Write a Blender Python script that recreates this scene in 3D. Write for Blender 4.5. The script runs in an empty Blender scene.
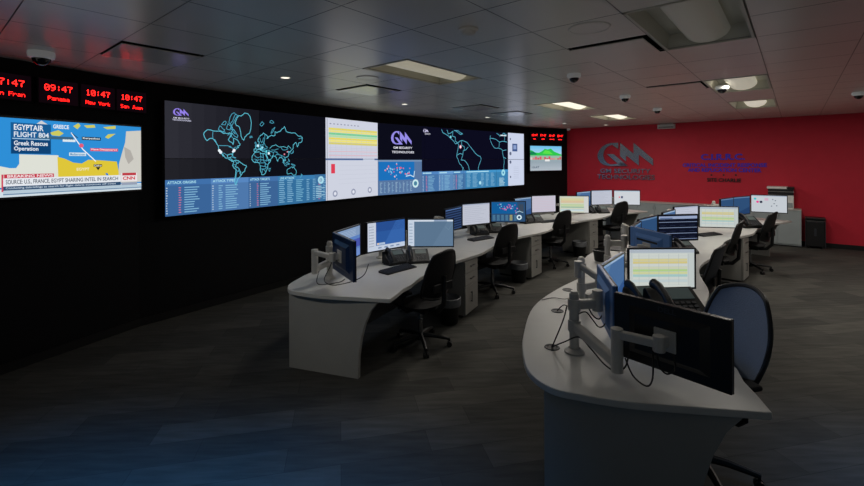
import bpy, math, random
from mathutils import Vector, Matrix
random.seed(7)
PI = math.pi
R = math.radians
COL = bpy.context.scene.collection
SC = bpy.context.scene

# ---------------------------------------------------------------- camera numbers
FPX, CX, CY0 = 436.0, 432.0, 162.0      # focal length in pixels, principal column, horizon row
EYE, H = 1.95, 2.95                     # eye height, ceiling height
ROLL = 0.0057


def yh(px):
    return CY0 - (px - CX) * ROLL


def at(px, Y):
    return ((px - CX) / FPX * Y, Y)


def zat(px, py, Y):
    return EYE - (py - yh(px)) / FPX * Y


# ---------------------------------------------------------------- colour and materials
def lin(c):
    out = []
    for v in c[:3]:
        v = v / 255.0
        out.append(v / 12.92 if v <= 0.04045 else ((v + 0.055) / 1.055) ** 2.4)
    return tuple(out) + (1.0,)


def mat(name, rgb, rough=0.5, metal=0.0, spec=0.5, noise=0.0, nscale=40.0, bump=0.0, coat=0.0, emit=None, estr=1.0, alpha=1.0):
    m = bpy.data.materials.new(name)
    m.use_nodes = True
    nt = m.node_tree
    b = nt.nodes['Principled BSDF']
    col = lin(rgb)
    b.inputs['Base Color'].default_value = col
    b.inputs['Roughness'].default_value = rough
    b.inputs['Metallic'].default_value = metal
    b.inputs['Specular IOR Level'].default_value = spec
    b.inputs['Coat Weight'].default_value = coat
    b.inputs['Alpha'].default_value = alpha
    if emit:
        b.inputs['Emission Color'].default_value = lin(emit)
        b.inputs['Emission Strength'].default_value = estr
    if noise > 0 or bump > 0:
        tc = nt.nodes.new('ShaderNodeTexCoord')
        nz = nt.nodes.new('ShaderNodeTexNoise')
        nz.inputs['Scale'].default_value = nscale
        nz.inputs['Detail'].default_value = 4
        nt.links.new(tc.outputs['Object'], nz.inputs['Vector'])
        if noise > 0:
            mx = nt.nodes.new('ShaderNodeMix')
            mx.data_type = 'RGBA'
            mx.inputs['A'].default_value = tuple(max(0, c * (1 - noise)) for c in col[:3]) + (1,)
            mx.inputs['B'].default_value = tuple(min(1, c * (1 + noise)) for c in col[:3]) + (1,)
            nt.links.new(nz.outputs['Fac'], mx.inputs['Factor'])
            nt.links.new(mx.outputs['Result'], b.inputs['Base Color'])
        if bump > 0:
            bp = nt.nodes.new('ShaderNodeBump')
            bp.inputs['Strength'].default_value = bump
            bp.inputs['Distance'].default_value = 0.01
            nt.links.new(nz.outputs['Fac'], bp.inputs['Height'])
            nt.links.new(bp.outputs['Normal'], b.inputs['Normal'])
    return m


def glow_mat(name, strength=1.0):
    m = bpy.data.materials.new(name)
    m.use_nodes = True
    nt = m.node_tree
    nt.nodes.clear()
    o = nt.nodes.new('ShaderNodeOutputMaterial')
    e = nt.nodes.new('ShaderNodeEmission')
    a = nt.nodes.new('ShaderNodeAttribute')
    a.attribute_name = 'Col'
    e.inputs['Strength'].default_value = strength
    nt.links.new(a.outputs['Color'], e.inputs['Color'])
    nt.links.new(e.outputs['Emission'], o.inputs['Surface'])
    return m


def floor_mat():
    m = bpy.data.materials.new('carpet_planks')
    m.use_nodes = True
    nt = m.node_tree
    b = nt.nodes['Principled BSDF']
    b.inputs['Roughness'].default_value = 0.85
    b.inputs['Specular IOR Level'].default_value = 0.2
    tc = nt.nodes.new('ShaderNodeTexCoord')
    mp = nt.nodes.new('ShaderNodeMapping')
    mp.inputs['Rotation'].default_value = (0, 0, R(-12))
    br = nt.nodes.new('ShaderNodeTexBrick')
    br.offset = 0.37
    br.inputs['Scale'].default_value = 1.0
    br.inputs['Brick Width'].default_value = 0.95
    br.inputs['Row Height'].default_value = 0.24
    br.inputs['Mortar Size'].default_value = 0.002
    br.inputs['Mortar Smooth'].default_value = 0.3
    br.inputs['Bias'].default_value = 0.0
    br.inputs['Color1'].default_value = lin((70, 70, 67))
    br.inputs['Color2'].default_value = lin((90, 89, 84))
    br.inputs['Mortar'].default_value = lin((60, 59, 57))
    nz = nt.nodes.new('ShaderNodeTexNoise')
    nz.inputs['Scale'].default_value = 3.0
    nz.inputs['Detail'].default_value = 8
    mp2 = nt.nodes.new('ShaderNodeMapping')
    mp2.inputs['Rotation'].default_value = (0, 0, R(-12))
    mp2.inputs['Scale'].default_value = (1.0, 7.0, 1.0)
    mx = nt.nodes.new('ShaderNodeMix')
    mx.data_type = 'RGBA'
    mx.blend_type = 'MULTIPLY'
    mx.inputs['Factor'].default_value = 0.75
    cr = nt.nodes.new('ShaderNodeValToRGB')
    cr.color_ramp.elements[0].position = 0.3
    cr.color_ramp.elements[0].color = (0.5, 0.5, 0.5, 1)
    cr.color_ramp.elements[1].position = 0.7
    cr.color_ramp.elements[1].color = (1, 1, 1, 1)
    L = nt.links.new
    L(tc.outputs['Object'], mp.inputs['Vector'])
    L(mp.outputs['Vector'], br.inputs['Vector'])
    L(tc.outputs['Object'], mp2.inputs['Vector'])
    L(mp2.outputs['Vector'], nz.inputs['Vector'])
    L(nz.outputs['Fac'], cr.inputs['Fac'])
    L(br.outputs['Color'], mx.inputs['A'])
    L(cr.outputs['Color'], mx.inputs['B'])
    L(mx.outputs['Result'], b.inputs['Base Color'])
    bp = nt.nodes.new('ShaderNodeBump')
    bp.inputs['Strength'].default_value = 0.2
    bp.inputs['Distance'].default_value = 0.004
    L(nz.outputs['Fac'], bp.inputs['Height'])
    L(bp.outputs['Normal'], b.inputs['Normal'])
    return m


M = dict(
    floor=floor_mat(),
    ceil=mat('ceiling_tile', (220, 215, 206), 0.30, spec=0.6, noise=0.05, nscale=3),
    vent=mat('vent_plate_satin', (215, 212, 206), 0.2, spec=0.8),
    plenum=mat('plenum_dark', (16, 16, 17), 0.9),
    tbar=mat('ceiling_grid', (150, 147, 140), 0.6),
    black=mat('black_wall_paint', (4, 5, 8), 0.75, spec=0.25, noise=0.15, nscale=6),
    red=mat('red_wall_paint', (204, 42, 62), 0.6, spec=0.3, noise=0.08, nscale=5, bump=0.05),
    greywall=mat('right_wall_paint', (150, 150, 148), 0.7, noise=0.05, nscale=4),
    base=mat('baseboard_black', (12, 12, 13), 0.5),
    desk=mat('desk_laminate', (196, 196, 192), 0.42, spec=0.45, noise=0.04, nscale=9),
    panel=mat('desk_panel_laminate', (158, 157, 152), 0.5, spec=0.35, noise=0.05, nscale=7),
    cab=mat('cabinet_grey', (160, 169, 171), 0.5, noise=0.05, nscale=6),
    cabtop=mat('cabinet_top_grey', (188, 188, 184), 0.45),
    gap=mat('shadow_gap', (40, 41, 42), 0.8),
    modesty=mat('modesty_dark', (34, 35, 38), 0.7),
    handle=mat('handle_steel', (128, 130, 132), 0.3, metal=0.9),
    shell=mat('monitor_shell', (10, 12, 17), 0.32, spec=0.5, noise=0.05, nscale=30),
    shell_bluelit=mat('monitor_shell_blue_lit', (84, 128, 190), 0.3, spec=0.6, noise=0.08, nscale=3),  # black shell with the video wall's blue reflection put into its colour
    shell_navylit=mat('monitor_shell_navy_lit', (22, 46, 84), 0.3, spec=0.6),  # same black shell, a weaker blue reflection mixed into the colour
    bezel=mat('monitor_bezel', (8, 8, 10), 0.4),
    alu=mat('arm_silver', (196, 194, 188), 0.42, metal=0.1, noise=0.04),
    aludark=mat('arm_joint_dark', (52, 53, 56), 0.45),
    plastic=mat('phone_black', (9, 10, 12), 0.45, noise=0.05),
    key=mat('phone_keys', (62, 65, 70), 0.5),
    lcd=mat('phone_display', (84, 96, 94), 0.3, emit=(90, 104, 104), estr=0.15),
    kb=mat('keyboard_black', (20, 22, 26), 0.5),
    kbkey=mat('keyboard_keys', (34, 37, 43), 0.55),
    mesh_greylit=mat('chair_mesh_grey_lit', (58, 62, 70), 0.65, noise=0.2, nscale=160, bump=0.3),  # lit copy of the black mesh, the light is in the colour
    mesh=mat('chair_mesh_black', (9, 10, 12), 0.7, noise=0.2, nscale=160, bump=0.3),
    mesh_bluelit=mat('chair_mesh_blue_lit', (128, 142, 164), 0.6, noise=0.2, nscale=160, bump=0.3),  # black mesh with the blue light falling on it painted in
    fabric=mat('chair_fabric', (7, 8, 9), 0.85, noise=0.2, nscale=120, bump=0.2),
    chairp=mat('chair_plastic', (14, 15, 17), 0.45),
    chrome=mat('gas_lift_chrome', (150, 152, 156), 0.25, metal=1.0),
    cable=mat('cable_black', (8, 9, 12), 0.5),
    grom=mat('grommet_grey', (70, 72, 74), 0.5),
    bin=mat('bin_black', (16, 17, 19), 0.55),
    liner=mat('bin_liner', (105, 108, 112), 0.5, noise=0.3, nscale=25, bump=0.6),
    prn=mat('printer_white', (235, 235, 230), 0.5),
    prnd=mat('printer_dark', (22, 23, 25), 0.4),
    sign=mat('letter_chrome', (150, 152, 160), 0.22, metal=0.9),
    signblue=mat('letter_blue', (44, 26, 170), 0.5, emit=(46, 20, 120), estr=0.3),  # faint glow added to brighten the letters, they are no lamps
    signdark=mat('letter_dark', (34, 10, 16), 0.5),
    dome=mat('dome_white', (240, 240, 238), 0.45, emit=(120, 120, 120), estr=0.25),  # slight glow added in place of light missing on the undersides
    domed=mat('dome_glass', (6, 6, 8), 0.1, spec=0.8),
    trof=mat('troffer_enamel', (205, 203, 190), 0.5),
    white=mat('white_plastic', (205, 206, 205), 0.5),
    brand=mat('brand_grey', (48, 51, 58), 0.4),
    cup=mat('cup_black', (22, 23, 27), 0.6),
)
GLOW = glow_mat('screen_glow', 1.0)
LED = glow_mat('led_glow', 5.0)


def emis(name, rgb, s):
    m = bpy.data.materials.new(name)
    m.use_nodes = True
    b = m.node_tree.nodes['Principled BSDF']
    b.inputs['Base Color'].default_value = lin(rgb)
    b.inputs['Emission Color'].default_value = lin(rgb)
    b.inputs['Emission Strength'].default_value = s
    return m


# ---------------------------------------------------------------- mesh builder
class MB:
    def __init__(self):
        self.v, self.f = [], []

    def add(self, vs, fs):
        o = len(self.v)
        self.v += [tuple(p) for p in vs]
        self.f += [tuple(i + o for i in f) for f in fs]
        return self

    def box(self, c, s, rz=0.0, mtx=None):
        x, y, z = s[0] / 2, s[1] / 2, s[2] / 2
        vs = [Vector((i * x, j * y, k * z)) for k in (-1, 1) for j in (-1, 1) for i in (-1, 1)]
        m = mtx if mtx is not None else Matrix.Rotation(rz, 4, 'Z')
        vs = [m @ p + Vector(c) for p in vs]
        return self.add(vs, [(0, 2, 3, 1), (4, 5, 7, 6), (0, 1, 5, 4), (2, 6, 7, 3), (0, 4, 6, 2), (1, 3, 7, 5)])

    def bar(self, p0, p1, w, h):
        """box from p0 to p1, w wide, h high"""
        p0, p1 = Vector(p0), Vector(p1)
        d = p1 - p0
        L = d.length
        q = d.to_track_quat('X', 'Z').to_matrix().to_4x4()
        return self.box((p0 + p1) / 2, (L, w, h), mtx=q)

    def cyl(self, p0, p1, r0, r1=None, n=14, caps=True):
        r1 = r0 if r1 is None else r1
        p0, p1 = Vector(p0), Vector(p1)
        q = (p1 - p0).to_track_quat('Z', 'X')
        vs = []
        for p, r in ((p0, r0), (p1, r1)):
            for i in range(n):
                a = 2 * PI * i / n
                vs.append(p + q @ Vector((math.cos(a) * r, math.sin(a) * r, 0)))
        fs = [(i, (i + 1) % n, n + (i + 1) % n, n + i) for i in range(n)]
        if caps:
            fs += [tuple(reversed(range(n))), tuple(range(n, 2 * n))]
        return self.add(vs, fs)

    def tube(self, pts, r, n=8, closed=False):
        pts = [Vector(p) for p in pts]
        k = len(pts)
        vs = []
        for i, p in enumerate(pts):
            if closed:
                d = pts[(i + 1) % k] - pts[i - 1]
            else:
                d = pts[min(i + 1, k - 1)] - pts[max(i - 1, 0)]
            q = d.to_track_quat('Z', 'Y')
            rr = r[i] if isinstance(r, (list, tuple)) else r
            for j in range(n):
                a = 2 * PI * j / n
                vs.append(p + q @ Vector((math.cos(a) * rr, math.sin(a) * rr, 0)))
        fs = []
        for i in range(k if closed else k - 1):
            i2 = (i + 1) % k
            for j in range(n):
                j2 = (j + 1) % n
                fs.append((i * n + j, i * n + j2, i2 * n + j2, i2 * n + j))
        if not closed:
            fs += [tuple(reversed(range(n))), tuple(range((k - 1) * n, k * n))]
        return self.add(vs, fs)

    def lathe(self, prof, c=(0, 0, 0), n=24):
        vs, fs = [], []
        for r, z in prof:
            for i in range(n):
                a = 2 * PI * i / n
                vs.append((c[0] + r * math.cos(a), c[1] + r * math.sin(a), c[2] + z))
        for k in range(len(prof) - 1):
            for i in range(n):
                j = (i + 1) % n
                fs.append((k * n + i, k * n + j, (k + 1) * n + j, (k + 1) * n + i))
        return self.add(vs, fs)

    def prism(self, poly, z0, z1, fn=None):
        """extrude polygon; fn maps (x,y,z)->point"""
        n = len(poly)
        g = fn or (lambda x, y, z: (x, y, z))
        vs = [g(x, y, z0) for x, y in poly] + [g(x, y, z1) for x, y in poly]
        fs = [tuple(reversed(range(n))), tuple(range(n, 2 * n))]
        fs += [(i, (i + 1) % n, n + (i + 1) % n, n + i) for i in range(n)]
        return self.add(vs, fs)

    def build(self, name, material, parent=None, smooth=False, bevel=0.0, mtx=None, segs=2):
        me = bpy.data.meshes.new(name)
        me.from_pydata(self.v, [], self.f)
        me.update()
        if material:
            me.materials.append(material)
        o = bpy.data.objects.new(name, me)
        COL.objects.link(o)
        if mtx is not None:
            o.matrix_world = mtx
        if parent:
            o.parent = parent
        if smooth:
            for p in me.polygons:
                p.use_smooth = True
            try:
                me.set_sharp_from_angle(angle=R(40))
            except Exception:
                pass
        if bevel:
            b = o.modifiers.new('bevel', 'BEVEL')
            b.width = bevel
            b.segments = segs
            b.limit_method = 'ANGLE'
            b.angle_limit = R(50)
        return o


def tag(o, label=None, cat=None, group=None, kind=None):
    if label:
        o['label'] = label
    if cat:
        o['category'] = cat
    if group:
        o['group'] = group
    if kind:
        o['kind'] = kind
    return o


def thing(name, label, cat, loc=(0, 0, 0), rz=0.0, group=None, mtx=None):
    o = bpy.data.objects.new(name, None)
    COL.objects.link(o)
    o.empty_display_size = 0.1
    if mtx is not None:
        o.matrix_world = mtx
    else:
        o.location = loc
        o.rotation_euler = (0, 0, rz)
    return tag(o, label, cat, group)


KIDS = {}


def kids(o):
    return [c for c in bpy.data.objects if c.parent == o]


def dup(o, parent=None):
    c = o.copy()
    COL.objects.link(c)
    if parent is not None:
        c.parent = parent
    for ch in kids(o):
        dup(ch, c)
    return c


def frame(origin, ang):
    """local x along angle, y to its left, z up"""
    return Matrix.Translation(Vector(origin)) @ Matrix.Rotation(ang, 4, 'Z')


# ---------------------------------------------------------------- text to polygons
TXT = {}


def text_polys(s, bold=0.0):
    k = (s, bold)
    if k in TXT:
        return TXT[k]
    cu = bpy.data.curves.new('txt', 'FONT')
    cu.body = s
    cu.size = 1.0
    cu.offset = bold
    cu.resolution_u = 3
    cu.fill_mode = 'FRONT'
    o = bpy.data.objects.new('txt', cu)
    COL.objects.link(o)
    dg = bpy.context.evaluated_depsgraph_get()
    ev = o.evaluated_get(dg)
    me = ev.to_mesh()
    me.calc_loop_triangles()
    vs = [(v.co.x, v.co.y) for v in me.vertices]
    tris = [[vs[i] for i in t.vertices] for t in me.loop_triangles]
    ev.to_mesh_clear()
    bpy.data.objects.remove(o)
    bpy.data.curves.remove(cu)
    xs = [p[0] for t in tris for p in t] or [0, 1]
    ys = [p[1] for t in tris for p in t] or [0, 1]
    x0, x1, y0, y1 = min(xs), max(xs), min(ys), max(ys)
    out = [[((p[0] - x0) / max(x1 - x0, 1e-6), (p[1] - y0) / max(y1 - y0, 1e-6)) for p in t] for t in tris]
    TXT[k] = (out, (x1 - x0) / max(y1 - y0, 1e-6))
    return TXT[k]


def clip_poly(poly, x0, y0, x1, y1):
    for ax, lim, sg in ((0, x0, 1), (0, x1, -1), (1, y0, 1), (1, y1, -1)):
        out = []
        for i in range(len(poly)):
            a, b = poly[i - 1], poly[i]
            da, db = sg * (a[ax] - lim), sg * (b[ax] - lim)
            if da >= 0:
                pass
            if (da >= 0) != (db >= 0):
                t = da / (da - db)
                out.append((a[0] + (b[0] - a[0]) * t, a[1] + (b[1] - a[1]) * t))
            if db >= 0:
                out.append(b)
        poly = out
        if len(poly) < 3:
            return []
    return poly


GM = [  # the ribbon-like G and M of the room's emblem, y up, unit height
    [(243, 190), (200, 190), (172, 198), (148, 214), (131, 236), (121, 262), (121, 280), (127, 302), (140, 320), (160, 333), (190, 340), (297, 340), (274, 318), (252, 318),
     (250, 322), (200, 330), (176, 318), (160, 296), (155, 270), (160, 242), (176, 218), (205, 202), (243, 230)],
    [(175, 262), (215, 262), (297, 340), (256, 340)],
    [(253, 190), (328, 262), (328, 193), (432, 297), (432, 338), (357, 268), (357, 338), (287, 272), (287, 312), (253, 278)],
]


def gm_tris():
    from mathutils.geometry import tessellate_polygon
    res = []
    for poly in GM:
        P = [((x - 120) / 150.0, (340 - y) / 150.0) for x, y in poly]
        for t in tessellate_polygon([[Vector((p[0], p[1], 0)) for p in P]]):
            res.append([P[i] for i in t])
    return res


GMT = gm_tris()
GMASP = 312 / 150.0


class Canvas:
    """flat coloured shapes in metres, x right, y up; becomes the lit face of a display"""

    def __init__(self, w, h, bg):
        self.w, self.h = w, h
        self.p = [([(0, 0), (w, 0), (w, h), (0, h)], bg, 0)]

    def poly(self, pts, c, l=1):
        self.p.append((list(pts), c, l))

    def concave(self, pts, c, l=1):
        from mathutils.geometry import tessellate_polygon
        for t in tessellate_polygon([[Vector((p[0], p[1], 0)) for p in pts]]):
            self.p.append(([pts[i] for i in t], c, l))

    def rect(self, x0, y0, x1, y1, c, l=1):
        self.p.append(([(x0, y0), (x1, y0), (x1, y1), (x0, y1)], c, l))

    def line(self, pts, w, c, l=2, closed=False):
        n = len(pts)
        for i in range(n if closed else n - 1):
            a, b = Vector(pts[i]), Vector(pts[(i + 1) % n])
            d = b - a
            if d.length < 1e-6:
                continue
            d.normalize()
            s = Vector((-d.y, d.x)) * w / 2
            a2, b2 = a - d * w * 0.25, b + d * w * 0.25
            self.p.append(([tuple(a2 - s), tuple(b2 - s), tuple(b2 + s), tuple(a2 + s)], c, l))

    def disc(self, x, y, r, c, l=3, n=10):
        self.p.append(([(x + r * math.cos(2 * PI * i / n), y + r * math.sin(2 * PI * i / n)) for i in range(n)], c, l))

    def ring(self, x, y, r0, r1, c, l=3, n=14, a0=0, a1=2 * PI):
        for i in range(n):
            t, u = a0 + (a1 - a0) * i / n, a0 + (a1 - a0) * (i + 1) / n
            self.p.append(([(x + r0 * math.cos(t), y + r0 * math.sin(t)), (x + r1 * math.cos(t), y + r1 * math.sin(t)), (x + r1 * math.cos(u), y + r1 * math.sin(u)), (x + r0 * math.cos(u), y + r0 * math.sin(u))], c, l))

    def text(self, s, x0, y0, x1, y1, c, l=3, bold=0.02):
        for t in text_polys(s, bold)[0]:
            self.p.append(([(x0 + p[0] * (x1 - x0), y0 + p[1] * (y1 - y0)) for p in t], c, l))

    def gm(self, x0, y0, h, c, l=3):
        for t in GMT:
            self.p.append(([(x0 + p[0] * h, y0 + p[1] * h) for p in t], c, l))

    def mesh(self, name, clip=None, material=None, d=0.0006):
        """local frame: centred in x, bottom at z=0, faces -y"""
        x0, y0, x1, y1 = clip or (0, 0, self.w, self.h)
        vs, fs, cs = [], [], []
        cx = (x0 + x1) / 2
        for pts, c, l in self.p:
            q = clip_poly(pts, x0, y0, x1, y1)
            if not q:
                continue
            area = sum(q[i - 1][0] * q[i][1] - q[i][0] * q[i - 1][1] for i in range(len(q)))
            if abs(area) < 1e-9:
                continue
            if area < 0:
                q.reverse()
            o = len(vs)
            vs += [(p[0] - cx, -l * d, p[1] - y0) for p in q]
            fs.append(tuple(range(o, o + len(q))))
            cs.append(lin(c))
        me = bpy.data.meshes.new(name)
        me.from_pydata(vs, [], fs)
        ca = me.color_attributes.new('Col', 'FLOAT_COLOR', 'CORNER')
        i = 0
        buf = []
        for f, c in zip(fs, cs):
            buf += list(c) * len(f)
        ca.data.foreach_set('color', buf)
        me.materials.append(material or GLOW)
        me.update()
        return me


def mesh_obj(name, me, parent=None, mtx=None):
    o = bpy.data.objects.new(name, me)
    COL.objects.link(o)
    if parent:
        o.parent = parent
    if mtx is not None:
        o.matrix_local = mtx
    return o


# ================================================================ THE ROOM
GA = Vector((0.768, -0.640))            # ceiling grid / red wall direction
GB = Vector((0.640, 0.768))
WALL = [(-4.5, 2.2), (-4.32, 3.1), (-4.03, 4.0), (-3.52, 5.23), (-3.375, 5.42), (-1.165, 8.65), (2.48, 12.31), (2.75, 12.65)]
CORNER = Vector((4.19, 13.51))


def catmull(P, n=8):
    P = [Vector(p) for p in P]
    out = []
    for i in range(len(P) - 1):
        p0, p1, p2, p3 = P[max(i - 1, 0)], P[i], P[i + 1], P[min(i + 2, len(P) - 1)]
        for k in range(n):
            t = k / n
            out.append(0.5 * ((2 * p1) + (p2 - p0) * t + (2 * p0 - 5 * p1 + 4 * p2 - p3) * t * t + (3 * p1 - p0 - 3 * p2 + p3) * t ** 3))
    out.append(P[-1])
    return out


WS = [Vector(p) for p in WALL] + [CORNER]


def strip(name, pts, z0, z1, th, material, outward=1, bottom=True):
    """vertical slab following pts, thickened to the left of travel"""
    b = MB()
    n = len(pts)
    vs = []
    for i, p in enumerate(pts):
        d = (pts[min(i + 1, n - 1)] - pts[max(i - 1, 0)]).normalized()
        nn = Vector((-d.y, d.x)) * th * outward
        for q in (p, p + nn):
            for z in (z0, z1):
                vs.append((q.x, q.y, z))
    fs = []
    for i in range(n - 1):
        a, c = i * 4, (i + 1) * 4
        fs += [(a, c, c + 1, a + 1), (a + 2, a + 3, c + 3, c + 2), (a + 1, c + 1, c + 3, a + 3), (a, a + 2, c + 2, c)]
    fs += [(0, 1, 3, 2), (4 * n - 4, 4 * n - 2, 4 * n - 1, 4 * n - 3)]
    b.add(vs, fs)
    return b.build(name, material)


RED_END = CORNER + GA * 9.0
# floor
b = MB()
pl = [(p.x, p.y) for p in WS] + [tuple(RED_END), tuple(RED_END - GB * 12.0), (-4.6, -1.45)]
b.prism(pl, -0.05, 0.0)
tag(b.build('floor', M['floor']), kind='structure')
tag(strip('wall_left', WS, 0.0, H + 0.25, 0.12, M['black']), kind='structure')
tag(strip('wall_back', [CORNER, RED_END], 0.0, H + 0.25, 0.12, M['red']), kind='structure')
tag(strip('wall_right', [RED_END, RED_END - GB * 12.0], 0.0, H + 0.25, 0.12, M['greywall']), kind='structure')
tag(strip('baseboard_right', [RED_END, RED_END - GB * 12.0], 0.0, 0.10, 0.016, M['base'], outward=-1), kind='structure')
tag(strip('baseboard_back', [CORNER - GB * 0.001 + GA * 0.05, RED_END - GB * 0.001], 0.0, 0.10, 0.016, M['base'], outward=-1), kind='structure')
tag(strip('baseboard_left', [Vector((p.x, p.y)) for p in WS[:-1]], 0.0, 0.09, 0.014, M['base'], outward=-1), kind='structure')

# ceiling tiles (one surface with openings where panels and lights sit)
T = 0.66
A0, B0 = -3.21, 3.75 - 0.33


def cell(a, bb):
    p = GA * a + GB * bb
    return p


TROFFERS = [(-3.21, 3.75), (-3.21, 7.71), (-3.21, 10.35), (-0.57, 3.75), (-0.57, 7.05), (-0.57, 9.69)]
VENTS = [(-4.53, 1.44), (-4.53, 4.08), (-4.53, 6.72), (-4.53, 8.04), (-1.23, 4.08), (-1.23, 6.72)]


def inside(pt, poly):
    c = False
    for i in range(len(poly)):
        a, q = poly[i - 1], poly[i]
        if (a.y > pt.y) != (q.y > pt.y) and pt.x < (q.x - a.x) * (pt.y - a.y) / (q.y - a.y) + a.x:
            c = not c
    return c


big = [Vector((p.x, p.y)) for p in WS] + [RED_END, RED_END - GB * 12.0, Vector((-4.6, -1.45))]
tiles, bars = MB(), MB()
g = 0.0035
for i in range(-8, 16):
    for j in range(-9, 19):
        ca, cb = A0 + i * T, B0 + j * T
        hole = any(abs(ca - t[0]) < 0.1 and abs(cb - t[1]) < 0.4 for t in TROFFERS) or any(abs(ca - v[0]) < 0.1 and abs(cb - v[1]) < 0.2 for v in VENTS)
        corners = [GA * (ca + sx * (T / 2 - g)) + GB * (cb + sy * (T / 2 - g)) for sx, sy in ((-1, -1), (-1, 1), (1, 1), (1, -1))]
        if hole:
            continue
        # clip the tile to the room outline
        poly = [tuple(c) for c in corners]
        n_in = sum(inside(c, big) for c in corners)
        if n_in == 0:
            continue
        o = [(p[0], p[1], H) for p in poly]
        tiles.add(o, [(0, 1, 2, 3)])
tag(tiles.build('ceiling', M['ceil']), kind='structure')
pv = MB()
pv.prism([(p.x + (-.1 if p.x < 0 else 0), p.y) for p in big], H + 0.20, H + 0.22)
tag(pv.build('ceiling_plenum', M['plenum']), kind='structure')
gb_ = MB()
for i in range(-8, 17):
    ca = A0 + (i - 0.5) * T
    for j in range(-9, 19):
        cb = B0 + j * T
        if any(abs(ca - t[0]) < 0.2 and abs(cb - t[1]) < 0.2 for t in TROFFERS):
            continue
        p, q = GA * ca + GB * (cb - T / 2), GA * ca + GB * (cb + T / 2)
        if inside((p + q) / 2, big):
            gb_.bar((p.x, p.y, H + 0.012), (q.x, q.y, H + 0.012), 0.03, 0.006)
for j in range(-9, 20):
    cb = B0 + (j - 0.5) * T
    for i in range(-8, 16):
        ca = A0 + i * T
        if any(abs(ca - t[0]) < 0.1 and abs(cb - t[1]) < 0.1 for t in TROFFERS):
            continue
        p, q = GA * (ca - T / 2) + GB * cb, GA * (ca + T / 2) + GB * cb
        if inside((p + q) / 2, big):
            gb_.bar((p.x, p.y, H + 0.012), (q.x, q.y, H + 0.012), 0.03, 0.006)
tag(gb_.build('ceiling_grid', M['tbar']), kind='structure')

GANG = math.atan2(GA.y, GA.x)
# light troffers
TL = ['second ceiling light from the camera, long troffer over the left desk row', 'small bright ceiling light, middle of the line over the left desk row', 'farthest bright ceiling light before the red wall, over the left desk row',
      'large dim tube light at the top of the photo, over the right desks', 'ceiling light halfway along the line over the right desk row', 'ceiling light nearest the red wall over the right desk row']
DIFF = [emis('diffuser_%s' % k, c, s) for k, c, s in (('a', (205, 198, 176), 0.42), ('b', (244, 236, 216), 1.1), ('c', (244, 236, 216), 1.1), ('d', (200, 196, 182), 0.05), ('e', (220, 214, 195), 0.4), ('f', (225, 218, 200), 0.6))]
PW = [14, 30, 32, 3, 20, 24]
trof0 = None
for k, (ca, cb) in enumerate(TROFFERS):
    p = cell(ca, cb)
    t = thing('ceiling_light', TL[k], 'ceiling light', (p.x, p.y, H), GANG, 'recessed ceiling lights')
    w, l, dp = T / 2 - 0.008, T - 0.008, 0.13
    hb = MB()
    hb.add([(-w, -l, 0), (w, -l, 0), (w, l, 0), (-w, l, 0), (-w + .03, -l + .03, dp), (w - .03, -l + .03, dp), (w - .03, l - .03, dp), (-w + .03, l - .03, dp)],
           [(0, 1, 5, 4), (1, 2, 6, 5), (2, 3, 7, 6), (3, 0, 4, 7), (4, 5, 6, 7)])
    for (x0, y0, x1, y1) in ((-w, -l, w, -l + .02), (-w, l - .02, w, l), (-w, -l, -w + .02, l), (w - .02, -l, w, l)):
        hb.box(((x0 + x1) / 2, (y0 + y1) / 2, -0.003), (x1 - x0, y1 - y0, 0.006))
    hb.build('housing', M['trof'], t)
    db = MB()
    prof = [(0.165 * math.cos(a), 0.105 - 0.10 * math.sin(a)) for a in [PI * i / 10 for i in range(11)]]
    vs, fs = [], []
    for y in (-l + .05, l - .05):
        vs += [(x, y, z) for x, z in prof]
    n = len(prof)
    fs = [(i, i + 1, n + i + 1, n + i) for i in range(n - 1)] + [tuple(range(n)), tuple(reversed(range(n, 2 * n)))]
    db.add(vs, fs)
    db.build('diffuser', DIFF[k], t, smooth=True)
    ld = bpy.data.lights.new('troffer_lamp', 'AREA')
    ld.shape = 'RECTANGLE'
    ld.size, ld.size_y = 0.30, 1.2
    ld.energy = PW[k]
    ld.color = (1.0, 0.93, 0.84)
    lo = bpy.data.objects.new('troffer_lamp', ld)
    COL.objects.link(lo)
    lo.parent = t
    lo.location = (0, 0, -0.012)

# ceiling air panels hung just below dark openings
VL = ['ceiling air panel catching red clock light, above the news screen', 'ceiling air panel above the middle of the video wall, second along the black wall', 'third ceiling air panel along the black wall, far over the video wall',
      'bright small ceiling air panel near the far end of the video wall', 'large ceiling air panel with black slot beside the dim tube light', 'faint ceiling air panel in front of the small round cameras']
for k, (ca, cb) in enumerate(VENTS):
    p = cell(ca, cb)
    t = thing('ceiling_vent', VL[k], 'ceiling vent', (p.x, p.y, H), GANG, 'ceiling air panels')
    w = T / 2 - 0.012
    ga_, gb2 = ((.045, .004), (.04, .03), (.035, .025), (.02, .02), (.03, .045), (.015, .04))[k]
    rb = MB()
    rb.add([(-w, -w, 0), (w, -w, 0), (w, w, 0), (-w, w, 0), (-w, -w, .14), (w, -w, .14), (w, w, .14), (-w, w, .14)], [(0, 1, 5, 4), (1, 2, 6, 5), (2, 3, 7, 6), (3, 0, 4, 7), (4, 5, 6, 7)])
    rb.build('recess', M['plenum'], t)
    MB().box((-ga_ / 2, gb2 / 2, -0.008), (2 * w - ga_, 2 * w - gb2, 0.010)).build('plate', M['vent' if k < 4 else 'ceil'], t, bevel=0.003)
    MB().box((-0.02, 0.02, 0.065), (0.05, 0.05, 0.145)).build('hanger', M['plenum'], t)

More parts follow.
